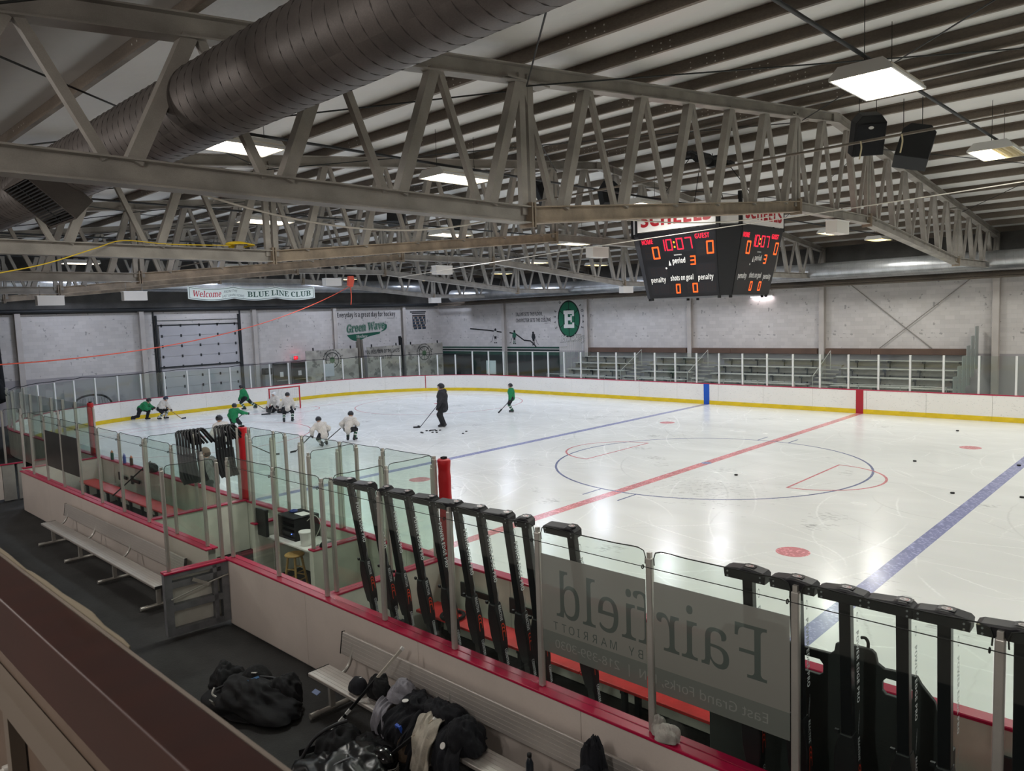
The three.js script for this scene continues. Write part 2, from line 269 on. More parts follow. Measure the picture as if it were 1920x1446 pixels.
// ---------------------------------------------------------------- ducts
function duct(name, label, a, b, r, m, ribs) {
  const t = thing(name, label, 'duct'), d = b.clone().sub(a), Ln = d.length();
  obj('duct_pipe', rod(a, b, r, 48), m, t);
  const n = Math.floor(Ln / ribs), pts = [];                           // the spiral lock seam
  for (let i = 0; i <= n * 20; i++) { const ang = i / 20 * Math.PI * 2; pts.push(V(Math.cos(ang) * r, Math.sin(ang) * r, -Ln / 2 + i / 20 * ribs)); }
  const seam = new THREE.TubeGeometry(new THREE.CatmullRomCurve3(pts), n * 20, 0.006, 4); orient(seam, a, b);
  obj('spiral_seam', seam, mat(r < 0.4 ? 0x37322f : 0x8d8f90, 0.6), t);
  return t;
}
{
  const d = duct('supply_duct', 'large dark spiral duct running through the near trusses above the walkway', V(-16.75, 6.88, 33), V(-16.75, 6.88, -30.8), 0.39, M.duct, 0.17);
  for (const z of [-0.35, -8, -15.5]) {                           // side registers
    const g = new THREE.Group(); g.name = 'side_register'; d.add(g); g.position.set(-16.75, 6.88, z); g.rotation.z = -2.3;
    obj('collar', [box(0.34, 0.02, 1.15, 0.5, 0.36, 0), box(0.34, 0.02, 1.15, 0.5, -0.36, 0), box(0.34, 0.7, 0.02, 0.5, 0, 0.57), box(0.34, 0.7, 0.02, 0.5, 0, -0.57)], M.duct, g);
    const lv = []; for (let k = 0; k < 16; k++) lv.push(box(0.03, 0.012, 1.1, 0.655, -0.33 + k * 0.044, 0).applyMatrix4(new THREE.Matrix4())); lv.push(box(0.02, 0.7, 0.02, 0.66, 0, 0)); obj('louvre', lv, M.darkSteel, g);
  }
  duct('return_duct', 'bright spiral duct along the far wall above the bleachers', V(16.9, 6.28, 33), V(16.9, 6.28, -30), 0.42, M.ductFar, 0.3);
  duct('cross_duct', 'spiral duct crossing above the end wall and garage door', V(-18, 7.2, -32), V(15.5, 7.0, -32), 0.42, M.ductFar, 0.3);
  // sprinkler and gas pipes below the eaves
  for (const [y, x, r] of [[5.78, 18.1, 0.09], [5.62, 17.7, 0.05]]) tag(obj('eave_pipe', rod(V(x, y, 33), V(x, y, -33), r, 10), M.purlin), y > 5.7 ? 'thick dark pipe running along the top of the far white wall' : 'thin dark pipe under the spiral duct by the far wall', 'pipe');
  tag(obj('eave_pipe', rod(V(-18, 5.75, -33.25), V(18, 5.75, -33.1), 0.1, 10), M.darkSteel), 'dark pipe along the top of the white end wall', 'pipe');
}
// ---------------------------------------------------------------- ceiling fixtures
{
  const shell = mat(0xd8d8d4, 0.4), refl = mat(0xf2ead8, 0.25, { metalness: 0.4 });
  const glow = new THREE.MeshStandardMaterial({ color: 0xffffff, emissive: 0xfff4ee, emissiveIntensity: 9, roughness: 0.4 });
  const off = mat(0xe8e2d2, 0.3);
  const grid = mat(0xcdbd86, 0.3, { metalness: 0.6 });
  const t = thing('ceiling_light', 'x', 'light');
  const s = new THREE.Shape(); [[-0.37, 0], [-0.37, 0.03], [-0.26, 0.15], [0.26, 0.15], [0.37, 0.03], [0.37, 0], [0.35, 0], [0.35, 0.03], [0.25, 0.13], [-0.25, 0.13], [-0.35, 0.03], [-0.35, 0]].forEach((p, i) => i ? s.lineTo(...p) : s.moveTo(...p));
  const end = new THREE.Shape([[-0.37, 0], [-0.37, 0.03], [-0.26, 0.15], [0.26, 0.15], [0.37, 0.03], [0.37, 0]].map(p => new THREE.Vector2(...p)));
  const ex = (sh, d) => new THREE.ExtrudeGeometry(sh, { depth: d, bevelEnabled: false });
  obj('housing', [ex(s, 1.3).translate(0, 0, -0.65), ex(end, 0.015).translate(0, 0, -0.66), ex(end, 0.015).translate(0, 0, 0.645)].map(g => g.rotateY(Math.PI / 2)), shell, t);
  const rf = []; for (let k = 0; k < 6; k++) { const z = -0.29 + k * 0.116; rf.push(box(1.28, 0.004, 0.11, 0, 0.075, z)); for (const e of [-1, 1]) rf.push(box(1.28, 0.05, 0.004, 0, 0.05, z + e * 0.056)); }
  obj('reflector', rf, refl, t);
  for (let k = 0; k < 6; k++) obj('lamp_tube', rod(V(-0.62, 0.04, -0.29 + k * 0.116), V(0.62, 0.04, -0.29 + k * 0.116), 0.02, 6), glow, t);
  const gr = []; for (let k = 0; k < 33; k++) gr.push(box(0.003, 0.003, 0.7, -0.64 + k * 0.04, 0.004, 0)); for (let k = 0; k < 3; k++) gr.push(box(1.29, 0.003, 0.004, 0, 0.004, -0.35 + k * 0.35));
  obj('wire_guard', gr, grid, t);
  for (const x of [-0.5, 0.5]) obj('hanger_rod', rod(V(x, 0.15, 0), V(x, 0.9, 0), 0.005, 5), M.wire, t);
  const where = { '-14.6': 'over the near walkway side', '-10': 'over the player benches', '-3.4': 'left of the scoreboard', '3.1': 'past the centre of the roof', '9.4': 'towards the far boards', '14.5': 'above the bleachers' };
  const rowName = { '23.4': 'in the row behind the camera', '15.8': 'in the row beside the camera', '8.1': 'in the nearest row', '0.2': 'in the row level with the scoreboard', '-7.4': 'in the second row beyond the scoreboard', '-15': 'in the third row beyond the scoreboard', '-22.5': 'in the fourth row beyond the scoreboard', '-30': 'in the last row by the end wall' };
  let first = true;
  // added strip lights, out of view, put in to brighten the outer bench walls
  for (const z of [-9, 0, 9, 18]) {
    const c = thing('added_strip_light', `added unseen white strip light under the roof over the stand, ${{ '-9': 'farthest ahead', 0: 'ahead of the rail', 9: 'beside the camera', 18: 'behind the camera' }[z]}`, 'light', [-22.6, 6.3, z], 0, 'added strip lights over the stand');
    obj('housing', rbox(0.16, 0.08, 2.4, 0.02, 0, 0.06, 0), shell, c); obj('lamp_tube', rod(V(0, 0, -1.15), V(0, 0, 1.15), 0.02, 8), glow, c);
    const l = new THREE.RectAreaLight(0xfff8f3, 165, 0.12, 2.3); l.position.set(-22.57, 6.28, z); l.lookAt(-20, 4, z); scene.add(l);
  }
  for (const z of [23.4, 15.8, 8.1, 0.2, -7.4, -15, -22.5, -30]) for (const x of z === -30 ? [-7.8, -0.1, 7.8, 15] : [-14.6, -10, -3.4, 3.1, 9.4, 14.5]) {
    if (x === -14.6 && z !== 0.2) continue;
    const xi = z === -30 ? { '-7.8': 'above the garage door', '-0.1': 'above the goal', '7.8': 'right of the goal', '15': 'by the corner' }[x] : where[x];
    const label = `bright ceiling fixture with white tubes, ${rowName[z]}, ${xi}`.replace('bright ceiling fixture with white tubes', 'tube light fixture');
    const o = first ? t : dup(t, null, undefined, label); first = false; o.position.set(x, 7.37, z); o.userData.label = label; o.userData.group = 'ceiling tube fixtures';
    const cold = z < -12 ? 0xd9e6ff : z < -2 ? 0xeef2ff : 0xf5f6f1;
    if (z === 8.1 && x < 0) {                                          // near enough to tell the tubes apart: one light to each lit tube
      const lit = x === -10 ? [0, 1, 2, 3, 4, 5] : [0, 1, 2];
      o.children.filter(c => c.name === 'lamp_tube').forEach((c, k) => { if (!lit.includes(k)) c.material = off; });
      for (const k of lit) { const l = new THREE.RectAreaLight(cold, LAMP.power * 2.6, 1.24, 0.05); l.position.set(x, 7.385, z - 0.29 + k * 0.116); l.lookAt(x, 0, z - 0.29 + k * 0.116); scene.add(l); }
      continue;
    }
    const l = new THREE.RectAreaLight(cold, LAMP.power, 1.26, 0.68); l.position.set(x, 7.355, z); l.lookAt(x, 0, z); scene.add(l);
  }
}
// ---------------------------------------------------------------- dasher boards round the ice
const PER = [2 * (L - R), Math.PI * R / 2, 2 * (W - R), Math.PI * R / 2, 2 * (L - R), Math.PI * R / 2, 2 * (W - R), Math.PI * R / 2], PERL = PER.reduce((a, b) => a + b);
function rim(s) {                                                      // along the far side to the north, then round; p and the way out
  s = ((s % PERL) + PERL) % PERL; let i = 0; while (s > PER[i]) s -= PER[i++];
  const a = s / R, w = W - R, l = L - R;
  switch (i) {
    case 0: return [W, l - s, 1, 0];
    case 1: return [w + R * Math.cos(a), -l - R * Math.sin(a), Math.cos(a), -Math.sin(a)];
    case 2: return [w - s, -L, 0, -1];
    case 3: return [-w - R * Math.sin(a), -l - R * Math.cos(a), -Math.sin(a), -Math.cos(a)];
    case 4: return [-W, -l + s, -1, 0];
    case 5: return [-w - R * Math.cos(a), l + R * Math.sin(a), -Math.cos(a), Math.sin(a)];
    case 6: return [-w + s, L, 0, 1];
    default: return [w + R * Math.sin(a), l + R * Math.cos(a), Math.sin(a), Math.cos(a)];
  }
}
const sFar = z => L - R - z, sNear = z => PER[0] + PER[1] + PER[2] + PER[3] + (z + L - R);
function sweep(prof, s0, s1, stp = 0.6) {                              // closed profile [(outward, y)] along the rim
  const n = Math.max(1, Math.ceil((s1 - s0) / stp)), pos = [], rows = [];
  let straight = Math.abs(rim(s0 + 1e-4)[2] - rim(s1 - 1e-4)[2]) < 1e-6; const m = straight ? 1 : n;
  for (let i = 0; i <= m; i++) { const [x, z, nx, nz] = rim(s0 + (s1 - s0) * i / m); rows.push(prof.map(([o, y]) => [x + nx * o, y, z + nz * o])); }
  const q = (a, b, c, d) => pos.push(...a, ...b, ...c, ...a, ...c, ...d), k = prof.length;
  for (let i = 0; i < m; i++) for (let j = 0; j < k; j++) q(rows[i][j], rows[i][(j + 1) % k], rows[i + 1][(j + 1) % k], rows[i + 1][j]);
  for (const [r, f] of [[rows[0], 1], [rows[m], -1]]) for (let j = 1; j < k - 1; j++) f > 0 ? pos.push(...r[0], ...r[j], ...r[j + 1]) : pos.push(...r[0], ...r[j + 1], ...r[j]);
  const g = new THREE.BufferGeometry(); g.setAttribute('position', new THREE.Float32BufferAttribute(pos, 3)); g.computeVertexNormals(); return g;
}
const rect = (o0, o1, y0, y1) => [[o0, y0], [o0, y1], [o1, y1], [o1, y0]];
const BH = 1.02;
{
  const t = thing('dasher_boards', 'white dasher boards with yellow kick strip running round the whole ice', 'boards');
  const n = 68, d = PERL / n, off = 0.35;
  for (let i = 0; i < n; i++) {
    const s0 = i * d + off, a = rim(s0 + d / 2);
    obj('board_panel', sweep(rect(0, 0.014, 0.19, BH - 0.02), s0 + 0.004, s0 + d - 0.004), M.board, t);
    obj('kick_strip', sweep(rect(-0.014, 0.014, 0.001, 0.19), s0 + 0.002, s0 + d - 0.002), M.yellow, t);
    obj('board_cap', sweep([[-0.012, BH - 0.025], [-0.012, BH], [0, BH + 0.008], [0.15, BH + 0.008], [0.16, BH], [0.16, BH - 0.025]], s0, s0 + d), a[2] < -0.9 && a[1] > -13 ? M.cap : M.capFar, t);
    obj('board_frame', [sweep(rect(0.016, 0.1, 0.005, 0.06), s0, s0 + d), sweep(rect(0.016, 0.1, 0.5, 0.55), s0, s0 + d), sweep(rect(0.016, 0.12, BH - 0.09, BH - 0.026), s0, s0 + d)], M.alu, t);
    obj('back_panel', sweep(rect(0.12, 0.13, 0.005, BH - 0.026), s0 + 0.004, s0 + d - 0.004), M.panelIn, t);
  }
  const stripe = mat(0xa71a2a, 0.35), bl = mat(0x1453b5, 0.35);
  for (const f of [sFar, sNear]) { obj('red_stripe', sweep(rect(-0.018, 0.001, 0.001, BH - 0.02), f(0.15), f(-0.15)).scale(1, 1, 1), stripe, t); for (const z of [-7.25, 7.25]) obj('blue_stripe', sweep(rect(-0.018, 0.001, 0.001, BH - 0.02), f(z + 0.15), f(z - 0.15)), bl, t); }
  obj('goal_line_stripe', sweep(rect(-0.018, 0.001, 0.001, BH - 0.02), sFar(0) + 26.05 + 0.9, sFar(0) + 26.1 + 0.9), stripe, t);
}
// ---------------------------------------------------------------- glass on the boards
{
  const t = thing('rink_glass', 'clear glass panes with white posts on the far side and end boards', 'glass');
  const s0 = sFar(6.83), s1 = sNear(-12.9), nP = Math.round((s1 - s0) / 1.213), d = (s1 - s0) / nP;
  const post = boxUV(bare(box(0.07, 1, 0.07, 0, 0.5, 0)));
  for (let i = 0; i <= nP; i++) {
    const s = s0 + i * d, [x, z, nx, nz] = rim(s), h = x > 8 && z > -24 ? 2.5 : z < -24 ? 2.32 : 2.5;
    const p = part('glass_post', post, x < -11 ? M.alu : M.postWhite, t); p.position.set(x + nx * 0.08, BH + 0.009, z + nz * 0.08); p.scale.y = h - BH; p.rotation.y = Math.atan2(nx, nz);
    if (i < nP) obj('glass_pane', sweep(rect(0.075, 0.087, BH + 0.009, h), s + 0.035, s + d - 0.035, 0.7), M.glassOld, t);
  }
  // drooping black cord along the top of the end glass
  const pts = []; for (let i = 24; i <= nP - 8; i++) for (const q of [0, 0.5]) { const [x, z, nx, nz] = rim(s0 + (i + q) * d); pts.push(V(x + nx * 0.14, 2.37 + rnd(-0.04, 0.05), z + nz * 0.12)); }
  tag(obj('net_cord', tube(pts, 0.018, 5), M.blackMatte), 'wavy black cord running along the top of the end glass', 'cord');
}
// ---------------------------------------------------------------- benches and boxes on the near side
const XB = -15.2;                                                      // outer face of the back walls
function capX(t, x0, x1, z, w = 0.2, m = M.cap) { return obj('wall_cap', [rbox(x1 - x0, 0.03, w / 2 - 0.006, 0.008, (x0 + x1) / 2, 1.035, z - w / 4), rbox(x1 - x0, 0.03, w / 2 - 0.006, 0.008, (x0 + x1) / 2, 1.035, z + w / 4)], m, t); }
const gPost = (t, x, z, y0 = 1.05, y1 = 2.58) => obj('glass_post', [rbox(0.052, y1 - y0, 0.058, 0.012, x, (y0 + y1) / 2, z), box(0.035, 0.05, 0.035, x, y1 + 0.02, z)], M.alu, t);
function gPane(t, a, b, y0 = 1.05, y1 = 2.64, m = M.glass) {           // a pane with round top corners between two posts, its edge dark
  const Ln = a.distanceTo(b), h = y1 - y0, r = 0.06, s = new THREE.Shape();
  s.moveTo(0.035, 0); s.lineTo(Ln - 0.035, 0); s.lineTo(Ln - 0.035, h - r); s.absarc(Ln - 0.035 - r, h - r, r, 0, Math.PI / 2); s.lineTo(0.035 + r, h); s.absarc(0.035 + r, h - r, r, Math.PI / 2, Math.PI); s.lineTo(0.035, 0);
  const g = new THREE.ExtrudeGeometry(s, { depth: 0.012, bevelEnabled: false, curveSegments: 6 }).translate(0, 0, -0.006).rotateY(Math.atan2(-(b.z - a.z), b.x - a.x)).translate(a.x, y0, a.z);
  const p = obj('glass_pane', g, m, t);
  const P = (f, y) => a.clone().lerp(b, f).setY(y), e = 0.045 / Ln;
  obj('pane_edge', tube([P(e, y1 - 0.12), P(e, y1 - 0.03), P(e + 0.03 / Ln, y1), P(0.3, y1 + 0.001), P(0.7, y1 + 0.001), P(1 - e - 0.03 / Ln, y1), P(1 - e, y1 - 0.03), P(1 - e, y1 - 0.12)], 0.0055, 4, 24), M.wire, p);
  return p;
}
function backWall(name, label, z0, z1, seams, posts, capEnd) {
  const t = thing(name, label, 'bench wall');
  const e = [z0, ...seams, z1];
  for (let i = 0; i < e.length - 1; i++) obj('wall_panel', span(XB, XB + 0.012, 0, 1.02, e[i] + 0.003, e[i + 1] - 0.003), M.wallPanel, t);
  for (let i = 0; i < e.length - 1; i++) obj('inner_panel', span(XB + 0.13, XB + 0.142, 0, 1.02, e[i] + 0.003, e[i + 1] - 0.003), M.panelIn, t);
  obj('wall_frame', [span(XB + 0.014, XB + 0.128, -0.02, 0.05, z0, z1), span(XB + 0.014, XB + 0.128, 0.95, 1.02, z0, z1), span(XB + 0.014, XB + 0.128, 0, 1.02, z0, z0 + 0.06), span(XB + 0.014, XB + 0.128, 0, 1.02, z1 - 0.06, z1)], M.alu, t);
  obj('wall_cap', [[-0.03, 0.08], [0.085, 0.18]].map(([a, b]) => rbox(b - a, 0.03, z1 - z0, 0.008, XB + (a + b) / 2, 1.035, (z0 + z1) / 2)), M.cap, t);
  for (const z of posts) gPost(t, XB + 0.075, z);
  for (let i = 0; i < posts.length - 1; i++) gPane(t, V(XB + 0.075, 0, posts[i]), V(XB + 0.075, 0, posts[i + 1]));
  const ww = []; for (let i = 0; i < posts.length - 1; i++) ww.push(rod(V(XB + 0.05, 2.5, posts[i]), V(XB + 0.05, 2.5, posts[i + 1]), 0.004, 5)); obj('guard_wire', ww, M.wire, t);
  const cl = []; for (const z of posts) cl.push(new THREE.TorusGeometry(0.016, 0.005, 5, 10).translate(XB + 0.045, 2.5, z - 0.05)); obj('wire_clip', cl, M.wire, t);
  return t;
}
const homePosts = [0.3, 1.7, 2.95, 4.2, 5.45, 6.72, 7.98, 9.23, 10.5, 11.75];
const homeWall = backWall('bench_wall', 'white bench back wall with crimson cap, hung with the black training sticks', 0.22, 12.2, [2.5, 4.9, 7.25, 9.65], homePosts);
const visPosts = [-0.6, -1.8, -3.05, -4.3, -5.55, -6.8, -8.05, -9.3, -10.55];
const visWall = backWall('bench_wall', 'white bench back wall with crimson cap, behind the long empty aluminium bench', -11.5, -0.45, [-9.1, -6.7, -4.3, -1.9], visPosts);
function partition(label, z, x0, x1, posts, glassTop) {
  const t = thing('partition_wall', label, 'partition');
  obj('wall_panel', span(x0, x1, 0, 1.02, z - 0.06, z + 0.06), M.panelIn, t); capX(t, x0 - 0.01, x1, z, 0.17);
  for (const x of posts) gPost(t, x, z, 1.05, glassTop - 0.06);
  for (let i = 0; i < posts.length - 1; i++) gPane(t, V(posts[i], 0, z), V(posts[i + 1], 0, z), 1.05, glassTop);
  return t;
}
partition('cream partition with red cap carrying the hooked black sticks, beside the middle red pad', -3.3, XB + 0.145, -13.1, [-15.0, -14.1, -13.2], 2.62);
partition('cream partition with red cap between the score table and the near bench', 2.9, XB + 0.145, -13.1, [-14.95, -14.05, -13.17], 2.62);
partition('short cream wall with red cap left of the score table', -1.35, -13.95, -13.1, [-13.9, -13.2], 2.62);
partition('short cream wall with red cap right of the score table', 0.95, -14.15, -13.1, [-14.1, -13.2], 2.62);
partition('cream end wall with red cap at the far end of the empty bench box', -11.95, XB + 0.145, -13.1, [-15.0, -14.1, -13.2], 2.5);
{
  const t = thing('box_glass', 'clear glass panes between two red pads in front of the score table', 'glass');
  const zs = [-3.1, -2.1, -1.05, 0.2, 1.45, 2.75];
  for (const z of zs) { gPost(t, -13.03, z, 1.03, 2.52); gPost(t, -13.1, z + 0.02, 1.03, 2.4); }
  for (let i = 0; i < 5; i++) gPane(t, V(-13.03, 0, zs[i]), V(-13.03, 0, zs[i + 1]), 1.035, 2.56);
  // padded red ends of the glass
  const lab = ['red padded glass post at the far end of the empty bench', 'red padded glass post left of the score table', 'red padded glass post right of the score table'];
  [-12.7, -3.35, 2.98].forEach((z, i) => {
    const pts = []; for (let k = 0; k <= 24; k++) pts.push([0.1 + 0.004 * Math.sin(k * 1.3 + i) * (k > 19 ? 1.6 : 0.5), k / 24 * 1.5]); pts.push([0.09, 1.52], [0, 1.525]);
    const g = thing('post_pad', lab[i], 'pad', [-13.04, BH + 0.01, z]);
    obj('pad_sleeve', lathe([[0, 0], ...pts], 14).scale(0.85, 1, 1.1), M.redPad, g); obj('post_tip', box(0.07, 0.03, 0.07, 0, 1.54, 0), M.blackMatte, g);
  });
}
// advertising film on the panes: seen from behind, so its writing runs backwards
{
  const film = canvasTex(2048, 800, (c, w, h) => {
    c.fillStyle = '#82837c'; c.fillRect(0, 0, w, h); c.fillStyle = '#6b706a'; c.fillRect(0, h * 0.775, w, h * 0.225);
    c.fillStyle = '#525b56'; c.textAlign = 'left'; const back = (t, x1, x0, y, font) => { c.font = font; c.save(); c.translate(x1, y); c.scale(-(x1 - x0) / c.measureText(t).width, 1); c.fillText(t, 0, 0); c.restore(); };
    back('Fairfield', w * 0.935, w * 0.07, h * 0.595, '490px serif'); let x = w * 0.475; c.font = '92px sans-serif'; for (const ch of 'BY MARRIOTT') { c.save(); c.translate(x, h * 0.745); c.scale(-1, 1); c.fillText(ch, 0, 0); c.restore(); x -= ch === 'I' ? 50 : ch === 'M' ? 100 : ch === ' ' ? 60 : 86; }
    c.fillStyle = '#858983'; back('East Grand Forks, MN  |  218-399-3030', w * 0.935, w * 0.06, h * 0.925, '92px sans-serif');
  });
  M.film = new THREE.MeshStandardMaterial({ map: film, roughness: 0.25, transparent: true, opacity: 0.97, side: THREE.DoubleSide });
  const t = thing('window_film', 'grey advertising film on two glass panes, lettering seen backwards', 'sign');
  for (const [a, b] of [[6.76, 7.94], [8.02, 9.19]]) {
    const g = new THREE.PlaneGeometry(b - a, 0.96).rotateY(-Math.PI / 2).translate(XB + 0.066, 1.905, (a + b) / 2), p = g.attributes.position, uv = g.attributes.uv;
    for (let i = 0; i < p.count; i++) uv.setXY(i, (p.getZ(i) - 6.76) / (9.19 - 6.76), (p.getY(i) - 1.425) / 0.96);
    part('film_sheet', g, M.film, t);
  }
  const dk = new THREE.MeshStandardMaterial({ map: mottled(0x2f2e2a, 0.3, 0.8), roughness: 0.3, transparent: true, opacity: 0.93, side: THREE.DoubleSide });
  const u = thing('window_film', 'dark plain film on two glass panes of the far bench wall', 'sign');
  for (const [a, b] of [[-9.25, -8.1], [-8.0, -6.86]]) obj('film_sheet', span(XB + 0.062, XB + 0.066, 1.43, 2.3, a, b), dk, u);
}
// open gate in the gap of the back walls, swung out over the walkway
{
  const t = thing('bench_gate', 'open gate with bare metal frame and red cap, swung out over the walkway', 'gate', [XB + 0.05, 0, 0.2], -0.08);
  obj('face_panel', span(-0.98, -0.04, 0.06, 1.0, -0.085, -0.07), M.wallPanel, t);
  obj('inner_sheet', span(-0.96, -0.06, 0.08, 0.98, -0.066, -0.06), M.panelIn, t);
  const F = []; for (const x of [-0.94, -0.1]) F.push(box(0.11, 0.94, 0.11, x, 0.53, 0)); for (const y of [0.1, 0.47, 0.82, 0.97]) F.push(box(0.8, y > 0.9 ? 0.06 : 0.1, 0.1, -0.52, y, 0)); F.push(box(0.06, 0.9, 0.1, -0.25, 0.53, 0));
  obj('gate_frame', F, mat(0xffffff, 0.45, { metalness: 0.3, map: mottled(0x84868a, 0.15, 0.4) }), t);
  obj('gate_cap', [rbox(1.0, 0.03, 0.085, 0.008, -0.5, 1.02, -0.05), rbox(1.0, 0.03, 0.085, 0.008, -0.5, 1.02, 0.05)], M.cap, t);
  obj('latch_bar', [rod(V(-0.92, 0.62, 0.08), V(-0.3, 0.76, 0.08), 0.012), rod(V(-0.3, 0.76, 0.08), V(-0.06, 0.8, 0.08), 0.012), bar(V(-0.6, 0.86, 0.08), V(-0.36, 0.72, 0.08), 0.02, 0.05)], M.alu, t);
  obj('hinge', [rod(V(-0.01, 0.2, 0), V(-0.01, 0.32, 0), 0.03), rod(V(-0.01, 0.8, 0), V(-0.01, 0.92, 0), 0.03)], M.darkSteel, t);
  gPost(t, -0.9, 0, 1.03, 2.56); gPost(t, -0.1, 0, 1.03, 2.56); gPane(t, V(-0.9, 0, 0), V(-0.1, 0, 0), 1.03, 2.62);
}
// far gate and its neighbour at the left edge
{
  const t = thing('bench_gate', 'white gate with red cap at the left edge beyond the bench wall', 'gate', [XB - 0.1, 0, -13.2]);
  obj('face_panel', span(-1.2, 0.02, 0.05, 1.0, 0.02, 0.04), M.wallPanel, t); obj('gate_frame', [box(0.3, 1, 0.1, 0.18, 0.5, 0), box(0.2, 1, 0.1, 0.5, 0.5, 0)], M.alu, t); obj('gate_cap', rbox(1.75, 0.03, 0.16, 0.01, -0.3, 1.02, 0), M.cap, t);
  for (const x of [-1.0, -0.5, 0.15, 0.6]) gPost(t, x, 0, 1.03, 2.5);
  for (const [a, b] of [[-1.0, -0.5], [0.15, 0.6]]) gPane(t, V(a, 0, 0), V(b, 0, 0), 1.03, 2.55);
}
// latches on the inside of the near boards
{
  let k = 0; for (const z of [-10.5, -9.6, -4.2, 3.4, 4.4, 10.2]) { const t = thing('door_latch', ['dark latch plate on the boards under the bottles', 'second dark latch plate on the boards of the empty bench', 'dark latch plate on the boards near the boy in grey', 'dark latch plate on the boards right of the score table', 'dark latch plate on the boards behind the black sticks', 'dark latch plate on the boards behind the black cart'][k++], 'latch', [-13.125, 0.66, z]); obj('latch_plate', rbox(0.03, 0.22, 0.12, 0.008), M.darkSteel, t); obj('latch_bolt', box(0.03, 0.08, 0.5, -0.01, 0, 0.3), M.wire, t); }
}
// player benches
for (const [z0, z1, l] of [[3.05, 12.1, 'red player bench in the near box, seen between the black sticks'], [-11.8, -3.5, 'red player bench in the far box behind the aluminium bench']]) {
  const t = thing('player_bench', l, 'bench'); const nS = 3, d = (z1 - z0) / nS;
  for (let i = 0; i < nS; i++) obj('seat_board', rbox(0.42, 0.04, d - 0.01, 0.01, -13.55, 0.45, z0 + d * (i + 0.5)), M.redBench, t);
  for (let z = z0 + 0.4; z < z1; z += 1.6) obj('leg', [box(0.36, 0.05, 0.06, -13.55, 0.405, z), box(0.06, 0.4, 0.06, -13.68, 0.2, z), box(0.06, 0.4, 0.06, -13.42, 0.2, z)], M.darkSteel, t);
  tag(obj('kick_ledge', rbox(0.1, 0.3, z1 - z0, 0.01, -13.2, 0.15, (z0 + z1) / 2), M.panelIn), z0 > 0 ? 'grey ledge along the boards behind the near red bench' : 'grey ledge along the boards behind the far red bench', 'ledge');
}
